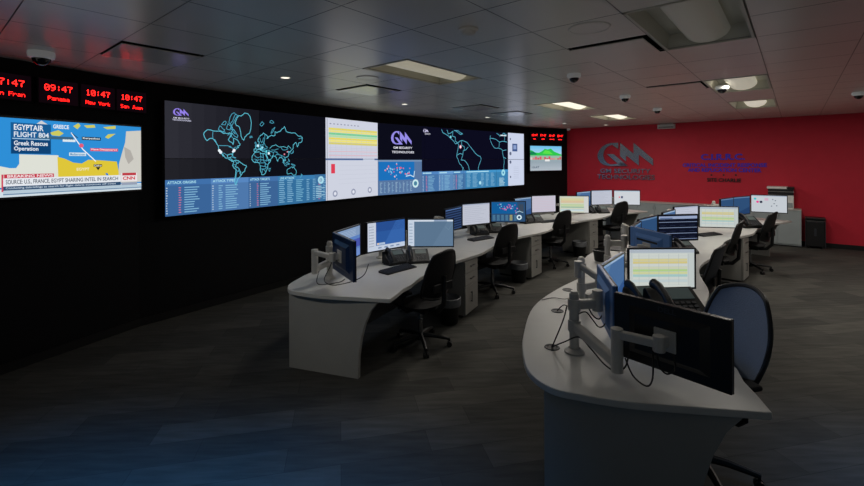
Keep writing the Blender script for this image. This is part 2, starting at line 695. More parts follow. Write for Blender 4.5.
# small recessed spots following the video wall
dl0 = None
DLM = emis('spot_lens', (255, 248, 232), 1.3)
DLL = ['small round spotlight in the ceiling nearest the camera, above the world map', 'small round spotlight in the ceiling above the emblem screen', 'small round spotlight in the ceiling above the Latin America map', 'small round spotlight in the ceiling above the landscape screen', 'small round spotlight in the ceiling near the red wall corner']
for k, (px, py) in enumerate(((285.8, 77.4), (405, 104), (487.5, 117.3), (564.4, 123.3), (606, 124.8))):
    Y = FPX * (H - EYE) / (yh(px) - py)
    x, y = at(px, Y)
    if dl0 is None:
        t = dl0 = thing('downlight', DLL[k], 'spotlight', (x, y, H), 0, 'small ceiling spots')
        MB().lathe([(0.045, -0.001), (0.062, -0.008), (0.068, -0.001)]).build('trim_ring', M['white'], t, smooth=True)
        MB().cyl((0, 0, -0.006), (0, 0, -0.001), 0.046, n=20).build('lens', DLM, t)
    else:
        t = dup(dl0)
        t.location = (x, y, H)
        t['label'] = DLL[k]

# dome cameras
dm0 = None
DOM = [((42, 52), 1.0, 'white dome security camera on the ceiling above the red clocks'), ((574.5, 74), 0.8, 'small dome camera on the ceiling above the gap between desk rows'), ((625.5, 95.5), 0.8, 'small dome camera on the ceiling nearest above the chrome wall emblem'),
       ((657.6, 108.5), 0.8, 'small dome camera on the ceiling nearest the red wall'), ((859, 92.5), 0.8, 'dome camera at the right edge above the red wall'), ((722.5, 86), 0.8, 'dome camera between the two lights over the right desk row')]
for k, ((px, py), s, lab) in enumerate(DOM):
    Y = FPX * (H - EYE) / (yh(px) - py)
    x, y = at(px, Y)
    if dm0 is None:
        t = dm0 = thing('dome_camera', lab, 'camera', (x, y, H), 0, 'ceiling dome cameras')
        MB().lathe([(0.095, 0.0), (0.098, -0.03), (0.09, -0.055), (0.068, -0.062)]).build('housing', M['dome'], t, smooth=True)
        MB().lathe([(0.068, -0.06), (0.062, -0.085), (0.044, -0.108), (0.02, -0.122), (0.001, -0.125)]).build('dome', M['domed'], t, smooth=True)
    else:
        t = dup(dm0)
        t.location = (x, y, H)
        t.scale = (s, s, s)
        t['label'] = lab
# ceiling speakers and a smoke detector
for (px, py), r, lab in (((368, 77.7), 0.13, 'round ceiling speaker grille beside the left light'), ((590, 27.8), 0.15, 'round ceiling speaker grille beside the large air panel')):
    Y = FPX * (H - EYE) / (yh(px) - py)
    x, y = at(px, Y)
    t = thing('ceiling_speaker', lab, 'speaker', (x, y, H), 0, 'round ceiling speakers')
    MB().lathe([(0.001, -0.006), (r - .012, -0.006), (r - .01, -0.002)], n=28).build('grille', M['ceil'], t, smooth=True)
    MB().lathe([(r - .012, -0.002), (r - 0.01, -0.008), (r, -0.005), (r + .003, 0)], n=28).build('rim', M['ceil'], t, smooth=True)
Y = FPX / (yh(469) - 29)
x, y = at(469, Y)
t = thing('smoke_detector', 'small round smoke detector on the ceiling near the top centre', 'smoke detector', (x, y, H))
MB().lathe([(0.075, 0), (0.078, -0.012), (0.06, -0.02)], n=24).build('base', M['ceil'], t, smooth=True)
MB().lathe([(0.058, -0.018), (0.05, -0.04), (0.03, -0.05), (0.001, -0.052)], n=24).build('sensor', M['ceil'], t, smooth=True)


# ================================================================ VIDEO WALL
VH, VZ = 1.43, 1.296
S1A, S1B, S2B = Vector((-3.264, 5.33)), Vector((-1.06, 8.564)), Vector((2.58, 12.22))
W1, W2 = (S1B - S1A).length, (S2B - S1B).length
CYAN = (96, 196, 218)

COAST = {
    'na': [(-168, 66), (-162, 59), (-158, 57), (-152, 60), (-146, 61), (-138, 59), (-131, 54), (-125, 48), (-124, 41), (-120, 34), (-115, 30), (-110, 23), (-112, 29), (-106, 22), (-104, 19), (-95, 16), (-92, 14), (-86, 11), (-83, 8), (-79, 9), (-83, 11), (-83, 15), (-88, 16), (-87, 21), (-91, 19), (-95, 18), (-97, 22), (-97, 27), (-90, 29), (-84, 30), (-82, 26), (-80, 26), (-81, 31), (-76, 35), (-74, 40), (-70, 42), (-66, 45), (-61, 46), (-65, 49), (-58, 50), (-56, 53), (-62, 58), (-65, 60), (-70, 61), (-78, 62), (-77, 57), (-79, 52), (-82, 55), (-90, 57), (-94, 60), (-88, 64), (-82, 68), (-90, 69), (-98, 68), (-110, 68), (-120, 70), (-128, 70), (-140, 70), (-156, 71), (-166, 68), (-168, 66)],
    'arc1': [(-125, 72), (-120, 75), (-112, 73), (-105, 72), (-110, 69), (-118, 70), (-125, 72)],
    'arc2': [(-100, 73), (-95, 77), (-88, 76), (-82, 74), (-90, 72), (-100, 73)],
    'arc3': [(-85, 70), (-78, 73), (-70, 70), (-63, 66), (-66, 63), (-73, 65), (-80, 68), (-85, 70)],
    'arc4': [(-92, 78), (-88, 81), (-75, 83), (-63, 82), (-75, 79), (-82, 76), (-92, 78)],
    'arc5': [(-115, 76), (-108, 78), (-100, 78), (-104, 76), (-115, 76)],
    'green': [(-72, 78), (-60, 82), (-40, 83.3), (-22, 82), (-18, 79), (-20, 74), (-24, 70), (-33, 68), (-40, 65), (-44, 60), (-49, 62), (-53, 66), (-54, 70), (-58, 75), (-68, 76), (-72, 78)],
    'sa': [(-79, 9), (-75, 11), (-71, 12), (-62, 10), (-57, 6), (-50, 1), (-44, -3), (-37, -5), (-35, -8), (-39, -14), (-41, -22), (-48, -26), (-54, -34), (-58, -38), (-63, -41), (-66, -46), (-69, -52), (-72, -54), (-75, -48), (-73, -38), (-71, -28), (-70, -18), (-76, -13), (-81, -5), (-79, 1), (-77, 7), (-79, 9)],
    'af': [(-6, 35), (-10, 31), (-16, 24), (-17, 15), (-14, 10), (-8, 5), (0, 5), (6, 4), (9, 3), (10, -2), (13, -8), (12, -16), (15, -26), (18, -34), (25, -34), (32, -28), (36, -20), (40, -14), (40, -5), (44, 2), (51, 11), (43, 12), (38, 18), (33, 28), (32, 31), (22, 32), (15, 32), (10, 37), (0, 36), (-6, 35)],
    'eu': [(-9, 38), (-9, 43), (-2, 44), (-4, 48), (2, 51), (8, 54), (10, 58), (5, 59), (5, 62), (14, 68), (25, 71), (34, 69), (41, 66), (37, 64), (44, 67), (55, 69), (68, 69), (68, 73), (75, 72), (80, 73), (95, 76), (105, 78), (112, 74), (128, 73), (140, 73), (160, 70), (172, 70), (179, 68), (178, 63), (170, 60), (163, 59), (162, 55), (157, 51), (155, 58), (150, 60), (140, 55), (140, 48), (133, 43), (128, 39), (126, 35), (125, 39), (119, 39), (122, 31), (118, 24), (110, 21), (106, 18), (109, 12), (105, 9), (101, 13), (103, 2), (99, 9), (98, 16), (93, 20), (87, 22), (80, 15), (78, 8), (74, 15), (72, 21), (66, 25), (57, 26), (56, 24), (59, 22), (52, 15), (43, 13), (39, 21), (35, 28), (36, 36), (28, 37), (26, 40), (22, 37), (19, 42), (14, 45), (18, 40), (12, 42), (4, 43), (0, 40), (-5, 36), (-9, 38)],
    'uk': [(-5, 50), (1, 52), (-2, 56), (-4, 58), (-6, 56), (-3, 53), (-5, 50)],
    'ice': [(-23, 64), (-14, 65), (-18, 66.5), (-23, 66), (-23, 64)],
    'sval': [(12, 78), (20, 80), (27, 79), (18, 77), (12, 78)],
    'fjl': [(48, 80), (58, 81), (64, 80), (55, 79.5), (48, 80)],
    'nz': [(52, 71), (58, 75), (68, 77), (58, 72), (52, 71)],
    'jp': [(131, 33), (138, 36), (141, 42), (140, 36), (131, 33)],
    'aus': [(114, -22), (122, -17), (131, -12), (137, -12), (137, -16), (142, -11), (146, -18), (153, -27), (150, -37), (140, -38), (132, -32), (124, -33), (115, -34), (114, -22)],
    'ino': [(96, 5), (104, -2), (106, -6), (114, -8), (106, -6), (102, 0), (96, 5)],
    'bor': [(109, 1), (114, 5), (118, 6), (117, -3), (111, -3), (109, 1)],
    'png': [(131, -1), (141, -3), (148, -8), (142, -9), (136, -5), (131, -1)],
    'mad': [(44, -16), (50, -15), (47, -25), (44, -22), (44, -16)],
    'cuba': [(-85, 22), (-78, 22), (-74, 20), (-70, 19), (-74, 18), (-78, 20), (-85, 22)],
    'nzl': [(167, -46), (174, -41), (178, -38), (173, -35), (174, -40), (167, -46)],
    'arc6': [(-96, 66), (-92, 68), (-86, 67), (-90, 64)], 'arc7': [(-118, 71), (-113, 70), (-106, 70), (-102, 68)], 'arc8': [(-88, 73), (-84, 76), (-80, 74), (-86, 72)],
    'lak': [(-92, 47), (-87, 46), (-84, 46)], 'baf': [(-74, 72), (-72, 68), (-78, 70), (-82, 73), (-74, 72)], 'hud': [(-94, 59), (-92, 62), (-85, 65), (-80, 63)], 'ell': [(-88, 77), (-80, 79), (-76, 81), (-68, 82.5)],
    'cen': [(-92, 17), (-89, 14), (-88, 13)], 'ven': [(-60, 8), (-61, 4), (-64, 4)], 'bol': [(-69, -12), (-65, -10), (-60, -16), (-62, -22), (-67, -22)], 'arg': [(-62, -22), (-58, -24), (-57, -30)],
    'euc': [(-1, 49), (5, 49), (6, 46), (7, 44)], 'eud': [(14, 54), (15, 50), (18, 49), (22, 50), (24, 54)], 'eue': [(16, 47), (20, 46), (22, 42), (28, 43)], 'euf': [(24, 59), (28, 56), (31, 52), (34, 50), (39, 49)], 'eug': [(13, 46), (17, 46), (19, 43)],
    'afc': [(-4, 5), (-3, 11), (0, 11)], 'afd': [(9, 4), (14, 8), (15, 13)], 'afe': [(34, -1), (30, -4), (30, -9), (34, -12), (33, -17)], 'aff': [(33, 10), (36, 15), (38, 18)], 'afg': [(42, 11), (45, 5), (41, -1)], 'afh': [(22, 32), (24, 24), (24, 20)],
    'asa': [(61, 36), (67, 38), (71, 37), (74, 35)], 'asb': [(92, 27), (94, 23), (92, 21)], 'asc': [(102, 22), (105, 19), (107, 16), (107, 12)], 'asd': [(46, 42), (49, 38), (54, 37)], 'asf': [(36, 33), (40, 35), (45, 37), (48, 31)],
    'phi': [(120, 18), (122, 14), (125, 8), (122, 7), (120, 13), (120, 18)], 'sul': [(119, 0), (122, -4), (124, 1), (119, 0)], 'tas': [(145, -41), (148, -41), (147, -43), (145, -41)], 'kam': [(163, 66), (170, 67), (179, 66)],
    'vic': [(-141, 69), (-141, 60), (-135, 59), (-131, 55)],
    'usca': [(-123, 49), (-95, 49), (-88, 48), (-83, 45), (-79, 43), (-75, 45), (-68, 47)],
    'usmx': [(-117, 32.5), (-108, 31.5), (-103, 29), (-97, 26)],
    'bra': [(-60, 5), (-64, 2), (-69, 1), (-70, -4), (-73, -9), (-66, -10), (-60, -15), (-58, -20), (-54, -25), (-57, -30), (-53, -33)],
    'and': [(-69, -17), (-67, -23), (-70, -33), (-72, -45), (-69, -52)],
    'col': [(-72, 11), (-72, 7), (-67, 5), (-67, 1)],
    'per': [(-80, -4), (-75, -2), (-70, -3)],
    'afb1': [(-8, 28), (-3, 22), (4, 19), (12, 23), (24, 20), (24, 31)],
    'afb2': [(-16, 16), (-4, 15), (3, 12), (14, 13), (24, 13), (34, 9), (43, 11)],
    'afb3': [(10, 2), (18, 3), (30, 4), (34, -1), (41, -2)],
    'afb4': [(13, -6), (22, -8), (30, -9), (34, -11), (40, -11)],
    'afb5': [(12, -17), (24, -17), (33, -16)],
    'afb6': [(20, -28), (20, -18), (24, -18), (29, -22), (32, -26)],
    'afb7': [(2, 6), (3, 12)], 'afb8': [(14, 13), (15, 23), (12, 33)], 'afb9': [(24, 20), (24, 10), (30, 4), (30, -9)],
    'eub1': [(-2, 43), (3, 42)], 'eub2': [(3, 51), (8, 48), (14, 49), (23, 49), (28, 45), (40, 47)], 'eub3': [(8, 54), (14, 51), (24, 54), (28, 60), (30, 69)], 'eub4': [(12, 64), (14, 60), (18, 57), (22, 60), (25, 65)],
    'rus': [(48, 46), (55, 51), (70, 54), (82, 50), (90, 50), (100, 51), (115, 48), (120, 53), (131, 47)],
    'chn': [(74, 38), (80, 31), (90, 28), (98, 25), (106, 22)], 'mon': [(90, 49), (97, 43), (110, 43), (119, 47)],
    'irn': [(45, 37), (54, 38), (61, 36), (61, 26)], 'ind': [(68, 24), (74, 31), (80, 29)], 'tur': [(27, 42), (36, 41), (44, 41), (44, 37)], 'kaz': [(54, 42), (68, 42), (80, 45)],
    'ara': [(36, 30), (44, 30), (48, 29), (52, 24)], 'sea': [(98, 18), (101, 14), (105, 14), (107, 16)],
}


def merc(la):
    return math.log(math.tan(PI / 4 + R(la) / 2))


def ease_lines(P):
    random.seed(len(P) * 7 + int(P[0][0]))
    out = []
    for i in range(len(P) - 1):
        a, q = P[i], P[i + 1]
        d = math.hypot(q[0] - a[0], q[1] - a[1])
        out.append(a)
        if d > 7:
            out.append(((a[0] + q[0]) / 2 + random.uniform(-.1, .1) * d, (a[1] + q[1]) / 2 + random.uniform(-.08, .08) * d))
    out.append(P[-1])
    return out


def rows(c, x0, x1, ytop, n, dy, cols, l=3):
    random.seed(int(x0 * 100) + n)
    for i in range(n):
        y = ytop - i * dy
        for (a, wd, colr) in cols:
            ww = wd * random.uniform(0.6, 1.0)
            xx = x0 + a * (x1 - x0)
            c.rect(xx, y - dy * .26, xx + ww * (x1 - x0), y + dy * .14, colr, l)


# --- first segment: world map window over two columns, white window on the third
pw = W1 / 3
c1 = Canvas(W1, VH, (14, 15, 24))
for i in range(8):      # glare painted into the picture, lighter towards the outer edge
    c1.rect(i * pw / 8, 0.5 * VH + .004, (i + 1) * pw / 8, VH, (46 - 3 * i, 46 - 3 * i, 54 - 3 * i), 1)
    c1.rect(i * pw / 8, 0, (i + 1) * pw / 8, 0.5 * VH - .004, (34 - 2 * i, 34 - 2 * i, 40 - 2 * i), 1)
c1.gm(0.10, 1.255, 0.09, (150, 130, 235))
c1.text('GM SECURITY', 0.10, 1.215, 0.30, 1.233, (225, 225, 240))
c1.text('TECHNOLOGIES', 0.09, 1.19, 0.32, 1.208, (205, 205, 230))


def m1(lo, la):
    u = 0.367 + (lo + 168) / 348 * 1.233
    return (u * pw, (0.243 + (merc(la) + 1.15) / 3.94 * 0.705) * VH)


tb = 0.315 * VH
TC = [((58, 100, 152), 0.0, 0.44), ((78, 120, 172), 0.44, 0.86), ((60, 100, 150), 0.86, 1.24), ((52, 110, 156), 1.24, 2.0)]
for col, a, q in TC:
    c1.rect(a * pw, 0, q * pw, tb, col, 2)
    c1.rect(a * pw, tb - .07, q * pw, tb, tuple(min(255, int(v * 1.12)) for v in col), 3)
for a, s, wd in ((0.02, 'ATTACK ORIGINS', .27), (0.46, 'ATTACK TYPES', .24), (0.88, 'ATTACK TARGETS', .25), (1.27, 'LIVE ATTACKS', .2)):
    c1.text(s, a * pw, tb - .052, (a + wd) * pw, tb - .018, (170, 224, 240), 4)
wcol, pcol, tcol = (186, 206, 224), (196, 116, 150), (128, 180, 212)
rows(c1, 0, .44 * pw, tb - .10, 11, .031, [(.02, .04, wcol), (.28, .06, pcol), (.40, .34, tcol)], 4)
rows(c1, .44 * pw, .86 * pw, tb - .10, 11, .031, [(.03, .04, wcol), (.19, .11, tcol), (.37, .36, tcol)], 4)
rows(c1, .86 * pw, 1.24 * pw, tb - .10, 11, .031, [(.04, .04, wcol), (.27, .06, pcol), (.37, .4, tcol)], 4)
rows(c1, 1.24 * pw, 2.0 * pw, tb - .07, 12, .030, [(.02, .12, tcol), (.17, .12, tcol), (.34, .16, (120, 180, 210)), (.55, .07, tcol), (.68, .08, tcol), (.80, .06, pcol), (.90, .07, tcol)], 4)
c1.rect(1.79 * pw, 0, 2.0 * pw, tb + .005, (60, 112, 158), 4)
c1.ring(1.89 * pw, tb - .09, .03, .065, (170, 220, 236), 5)
for i in range(6):
    c1.line([(1.89 * pw, tb - .09), (1.89 * pw + .065 * math.cos(i * PI / 3), tb - .09 + .065 * math.sin(i * PI / 3))], .008, (170, 220, 236), 5)
for i in range(7):
    c1.rect(1.81 * pw, tb - .2 - i * .03, (1.9 + .05 * (i % 2)) * pw, tb - .188 - i * .03, (168, 214, 232), 5)
for k, P in COAST.items():
    c1.line([m1(*p) for p in ease_lines(P)], 0.0095 if k in ('na', 'sa', 'af', 'eu', 'green') else 0.0075, CYAN if len(P) > 8 else (80, 172, 200), 6)
for lo, la, cc, r in ((-122, 38, (240, 250, 255), .020), (-118, 34, (235, 245, 255), .022), (-76, 39, (250, 245, 250), .022), (-80, 36, (235, 245, 255), .014), (5, 51, (200, 240, 255), .02), (20, 47, (150, 220, 240), .018), (44, 33, (240, 255, 255), .018), (12, 44, (120, 220, 240), .018), (104, 31, (230, 130, 150), .014), (116, 38, (225, 140, 160), .012), (35, 38, (90, 220, 230), .016)):
    c1.disc(*m1(lo, la), r, cc, 7)
# white table window and chart window
x0 = 2 * pw - .035
c1.rect(x0, 0, W1, VH, (206, 210, 224), 8)
for i in range(9):
    c1.rect(x0 + .09 + i * .085, VH - .11, x0 + .13 + i * .085, VH - .09, (150, 154, 175), 9)
for i, col in enumerate(((226, 214, 96), (232, 222, 130), (120, 206, 150), (176, 222, 170), (232, 216, 92), (238, 226, 120), (214, 204, 110))):
    y = VH - .17 - i * .042
    c1.rect(x0 + .07, y - .036, W1 - .02, y, col, 9)
for i in range(8):
    c1.rect(x0 + .07, VH - .52 - i * .03, W1 - .02, VH - .515 - i * .03, (196, 186, 208), 9)
for i in range(9):
    c1.rect(x0 + .10 + i * .13, VH - .70, x0 + .104 + i * .13, VH - .16, (186, 192, 200), 10)
for i in range(2):
    c1.rect(x0 + .07, VH - .585 - i * .07, W1 - .02, VH - .575 - i * .07, (226, 170, 180), 10)
c1.rect(x0, VH / 2 - .02, W1, VH / 2 + .012, (92, 118, 166), 10)
c1.rect(x0 + .92, VH / 2 - .02, W1 - .1, VH / 2 + .012, (205, 214, 232), 11)
c1.rect(x0 + .12, VH / 2 - .25, x0 + .21, VH / 2 - .085, (222, 62, 84), 11)
for x, y in ((.21, .10), (.66, .105), (1.1, .115)):
    c1.ring(x0 + x, y + .01, .034, .058, (146, 152, 176), 11)
    c1.disc(x0 + x, y + .01, .022, (228, 230, 240), 11)
for i in range(5):
    c1.rect(x0 + .3, VH / 2 - .12 - i * .08, W1 - .06, VH / 2 - .117 - i * .08, (186, 190, 206), 11)

# --- second segment: emblem, dashboard, Latin America map, white strip
pw2 = W2 / 4
c2 = Canvas(W2, VH, (12, 13, 26))
c2.gm(0.34, 1.02, 0.27, (150, 140, 232), 1)
c2.text('GM SECURITY', 0.40, 0.93, 0.92, 0.975, (228, 228, 240), 1)
c2.text('TECHNOLOGIES', 0.36, 0.84, 0.97, 0.885, (228, 228, 240), 1)
xd = 0.232 * W2
c2.rect(0, 0, xd, .70, (88, 118, 160), 2)
c2.rect(0.02, .29, xd - .22, .665, (28, 112, 186), 3)
c2.rect(0, .665, xd, .70, (120, 146, 180), 3)
random.seed(3)
for i in range(46):
    a = random.choice(((.28, .56), (.52, .55), (.60, .52), (.44, .42), (.35, .48), (.78, .44), (.62, .46)))
    c2.disc(a[0] + random.gauss(0, .05), a[1] + random.gauss(0, .045), random.uniform(.009, .02), random.choice(((226, 120, 150), (240, 190, 200), (150, 210, 235), (226, 90, 120), (120, 190, 240))), 4)
c2.line([(.74, .36), (.86, .38), (.96, .34), (.98, .46)], .02, (200, 226, 240), 4)
for k in range(9):
    for i in range(8):
        c2.rect(.05 + k * .1, .235 - i * .027, .05 + k * .1 + .06 * random.uniform(.4, 1), .248 - i * .027, (130, 168, 200) if k % 2 else (150, 180, 206), 4)
c2.ring(xd - .19, .20, .05, .09, (205, 232, 238), 4)
c2.ring(xd - .19, .20, .03, .05, (60, 150, 160), 4)


def m2(lo, la):
    return ((0.63 + (lo + 35) * 0.0039) * W2, (0.52 + (la + 7) * 0.0155) * VH)


xm = 0.852 * W2
c2.rect(xd, 0, xm, VH, (12, 12, 30), 4)
for k, P in COAST.items():
    if k in ('na', 'sa', 'af', 'cuba', 'usmx', 'bra', 'and', 'col', 'per', 'afb1', 'afb2', 'afb3', 'afb4', 'afb7', 'afb8', 'afb9'):
        pts = [m2(*p) for p in ease_lines(ease_lines(P))]
        for i in range(len(pts) - 1):
            a, q = pts[i], pts[i + 1]
            if min(a[0], q[0]) > xd + .16 and max(a[0], q[0]) < xm and max(a[1], q[1]) < VH:
                c2.line([a, q], 0.0135, (92, 182, 208), 5)
c2.disc(*m2(-74, 5), .042, (238, 150, 170), 6, 14)
c2.disc(*m2(-74, 5), .026, (255, 245, 250), 7, 14)
c2.disc(*m2(-91, 15), .03, (130, 220, 230), 6)
c2.gm(xd + .05, 1.30, .075, (210, 205, 240), 6)
c2.text('GM SECURITY', xd + .09, 1.255, xd + .27, 1.28, (225, 225, 240), 6)
c2.text('NORTH AFRICA', xm - .34, 1.325, xm - .06, 1.36, (225, 235, 240), 6) if False else c2.rect(xm - .34, 1.33, xm - .07, 1.36, (214, 226, 236), 6)
tb2 = .31 * VH
for col, a, q in (((72, 116, 168), xd, xd + .52), ((92, 136, 184), xd + .52, xd + 1.0), ((70, 118, 168), xd + 1.0, xd + 1.45), ((58, 128, 176), xd + 1.45, xm)):
    c2.rect(a, 0, q, tb2, col, 6)
    c2.rect(a, tb2 - .06, q, tb2, tuple(min(255, int(v * 1.15)) for v in col), 7)
    c2.rect(a + .03, tb2 - .045, a + .03 + (q - a) * .5, tb2 - .02, (176, 222, 238), 8)
rows(c2, xd, xd + .52, tb2 - .10, 11, .031, [(.04, .06, wcol), (.22, .1, pcol), (.36, .4, tcol)], 8)
rows(c2, xd + .52, xd + 1.0, tb2 - .10, 11, .031, [(.04, .06, wcol), (.2, .12, tcol), (.4, .4, tcol)], 8)
rows(c2, xd + 1.0, xd + 1.45, tb2 - .10, 11, .031, [(.04, .06, wcol), (.2, .12, pcol), (.4, .4, tcol)], 8)
rows(c2, xd + 1.45, xm - .45, tb2 - .08, 11, .031, [(.03, .13, tcol), (.2, .16, tcol), (.45, .1, tcol), (.6, .1, tcol), (.76, .12, tcol)], 8)
c2.ring(xm - .22, tb2 - .08, .03, .085, (160, 222, 236), 8)
rows(c2, xm - .42, xm - .05, tb2 - .22, 7, .031, [(.05, .8, (190, 228, 238))], 8)
c2.disc(xd + 2.0, .13, .045, (176, 226, 240), 8)
# white strip at the far end
c2.rect(xm, 0, W2, VH, (204, 212, 234), 9)
c2.rect(xm + .2, .93, xm + .44, 1.14, (70, 92, 140), 10)
c2.rect(xm + .25, .99, xm + .39, 1.10, (140, 160, 205), 11)
c2.rect(xm, .70, W2, .712, (160, 168, 190), 10)
for y, r in ((1.26, .03), (.87, .05), (.64, .045), (.24, .03)):
    c2.disc(xm + .11, y, r, (96, 104, 130), 10)
for i in range(7):
    c2.rect(xm + .25, .5 - i * .05, xm + .5, .508 - i * .05, (176, 184, 206), 10)


def panel(cv, x0, x1, y0, y1, A, dirv, label):
    cx = (x0 + x1) / 2
    p = A + dirv * cx
    t = thing('video_wall_panel', label, 'screen', (p.x, p.y, VZ + y0), math.atan2(dirv.y, dirv.x), 'video wall panels')
    w, h = x1 - x0, y1 - y0
    MB().box((0, 0.045, h / 2), (w - .002, 0.07, h - .002)).build('housing', M['bezel'], t)
    mb = 0.003
    me = cv.mesh('picture', (x0 + mb, y0 + mb, x1 - mb, y1 - mb), d=0.0005)
    s = mesh_obj('picture', me, t)
    s.location = (0, 0.008, mb)
    return t


d1 = (S1B - S1A).normalized()
d2 = (S2B - S1B).normalized()
NM1 = [('showing North America under the small emblem', 'showing Europe and Asia outlines', 'showing the white and yellow table'), ('showing pale blue columns under the dark map, nearest the camera', 'showing blue columns under the Africa outline', 'showing a white page with red block')]
NM2 = [('showing the large lilac emblem', 'showing Central America and the Caribbean', 'showing dark ocean between the Americas and Africa', 'showing North Africa and the white strip'), ('showing the blue dashboard map with pink dots', 'showing blue columns left of the South America tables', 'showing blue tables under the dark ocean', 'showing blue tables and the white strip, farthest')]
for r_ in range(2):
    for i in range(3):
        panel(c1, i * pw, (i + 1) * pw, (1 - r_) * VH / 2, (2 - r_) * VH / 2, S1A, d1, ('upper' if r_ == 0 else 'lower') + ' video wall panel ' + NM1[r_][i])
    for i in range(4):
        panel(c2, i * pw2, (i + 1) * pw2, (1 - r_) * VH / 2, (2 - r_) * VH / 2, S1B, d2, ('upper' if r_ == 0 else 'lower') + ' video wall panel ' + NM2[r_][i])


# ---------------------------------------------------------------- the two single screens and the clocks
def tv(A, Bp, z0, z1, cv, name, label):
    A, Bp = Vector(A), Vector(Bp)
    d = (Bp - A).normalized()
    w = (Bp - A).length
    c = (A + Bp) / 2
    t = thing(name, label, 'screen', (c.x, c.y, z0), math.atan2(d.y, d.x))
    h = z1 - z0
    MB().box((0, 0.04, h / 2), (w + .05, 0.06, h + .05)).build('housing', M['bezel'], t, bevel=0.006)
    s = mesh_obj('picture', cv.mesh('picture'), t)
    s.location = (0, 0.007, 0)
    return t, d


# news screen on the left
nw, nh = 1.345, 0.74
cn = Canvas(nw, nh, (46, 142, 214))


def N(px, py):   # in units of the zoomed view of this screen
    return (px / 765.0 * nw, py * nh)


cn.rect(0, 0, nw, .075, (210, 222, 230), 1)
cn.concave([(0, .30), (.1, .27), (.16, .27), (.19, .31), (.19, .40), (.56, .395), (.57, .09), (0, .09)], (222, 224, 214), 1)
cn.concave([(.55, .38), (.62, .36), (.70, .32), (.78, .31), (.84, .35), (.95, .345), (1.11, .33), (1.13, .20), (1.12, .09), (.56, .09)], (222, 198, 58), 2)
cn.concave([(1.12, .09), (1.13, .30), (1.16, .43), (1.19, .55), (1.20, .68), (nw, .70), (nw, .09)], (206, 204, 196), 2)
cn.concave([(1.18, .5), (1.24, .46), (1.27, .36), (1.22, .30), (1.19, .38)], (176, 172, 166), 3)
cn.poly([(1.0, .20), (1.02, .205), (1.06, .12), (1.045, .115)], (60, 130, 200), 3)
for P in ([(.48, .62), (.56, .65), (.61, .62), (.57, .59), (.50, .595)], [(.70, .70), (.75, .735), (.77, .71), (.74, .67)], [(.80, .715), (.9, .73), (.91, .70), (.83, .69)], [(.98, .71), (1.1, .735), (1.1, .70), (1.02, .69)], [(1.0, .60), (1.03, .635), (1.10, .645), (1.06, .61), (1.03, .585)]):
    cn.concave(P, (206, 202, 96), 3)
for P in ([(.34, .69), (.40, .735), (.46, .70)],):
    cn.poly(P, (206, 210, 214), 2)
cn.rect(.11, .405, .49, .70, (24, 92, 148), 3)
cn.rect(.115, .41, .485, .54, (14, 66, 116), 4)
cn.rect(.125, .545, .475, .553, (170, 205, 230), 5)
cn.text('EGYPTAIR', .14, .63, .42, .685, (235, 240, 246), 5)
cn.text('FLIGHT 804', .14, .565, .47, .615, (222, 232, 242), 5)
cn.text('Greek Rescue', .14, .485, .46, .53, (230, 236, 244), 5)
cn.text('Operation', .14, .425, .37, .475, (230, 236, 244), 5)
cn.text('GREECE', .51, .665, .66, .705, (240, 244, 246), 5)
cn.rect(.36, .555, .70, .585, (60, 100, 130), 4)
cn.rect(.60, .535, .72, .56, (222, 234, 240), 4)
cn.rect(.66, .39, .82, .425, (214, 230, 238), 4)
cn.text('Mediterranean', .67, .395, .81, .42, (70, 130, 180), 5)
cn.rect(.78, .56, .96, .595, (30, 52, 70), 4)
cn.text('Karpathos', .79, .565, .95, .59, (235, 240, 244), 5)
cn.line([(.68, .63), (.79, .46), (.91, .335)], .010, (240, 244, 250), 5)
cn.line([(.68, .63), (.74, .58)], .008, (30, 40, 52), 5)
cn.disc(.775, .50, .022, (232, 92, 120), 6)
cn.rect(.86, .445, 1.12, .475, (226, 66, 92), 5)
cn.text('Plane Disappeared', .87, .448, 1.11, .472, (250, 232, 238), 6)
cn.rect(.89, .275, .97, .30, (24, 30, 36), 5)
cn.text('Cairo', .895, .278, .965, .298, (240, 240, 240), 6)
cn.poly([(.91, .27), (.955, .27), (.933, .235)], (24, 30, 36), 5)
cn.text('EGYPT', .73, .235, .85, .265, (242, 236, 200), 5)
cn.rect(.045, .175, .515, .212, (196, 52, 72), 5)
cn.text('BREAKING NEWS', .075, .181, .505, .207, (246, 232, 234), 6)
cn.rect(.035, .10, 1.145, .176, (228, 232, 238), 5)
cn.text('SOURCE: U.S., FRANCE, EGYPT SHARING INTEL IN SEARCH', .06, .113, 1.12, .160, (40, 52, 72), 6, .012)
cn.rect(.035, .062, 1.145, .10, (44, 76, 110), 5)
cn.text('Conducting debriefings as search for flight debris continues off coast', .06, .069, 1.1, .094, (200, 215, 228), 6, .01)
cn.rect(.035, .035, nw, .06, (180, 200, 214), 5)
cn.rect(.035, .02, nw, .032, (110, 140, 170), 5)
cn.rect(.02, .05, .04, .212, (206, 70, 90), 5)
cn.rect(1.15, .10, 1.30, .2, (232, 226, 228), 5)
cn.text('CNN', 1.165, .118, 1.28, .158, (206, 30, 46), 6, .03)
cn.rect(1.16, .17, 1.29, .2, (190, 60, 70), 6)
cn.rect(1.15, .06, 1.30, .09, (150, 160, 180), 6)


def warp(x):
    k = (432 - x / nw * 765 / 5.4) / 436
    return (3.97 - 3.96 * k) / (.5 + 1.24 * k) * nw


cn.p = [cn.p[0]] + [([(warp(x) if x > 0.001 else 0.0, y) for x, y in pts], c, l) for pts, c, l in cn.p[1:]]
tvl, dl = tv((-3.97, 3.96), (-3.47, 5.20), 1.645, 2.385, cn, 'news_screen', 'wall screen at the far left showing the breaking news map')

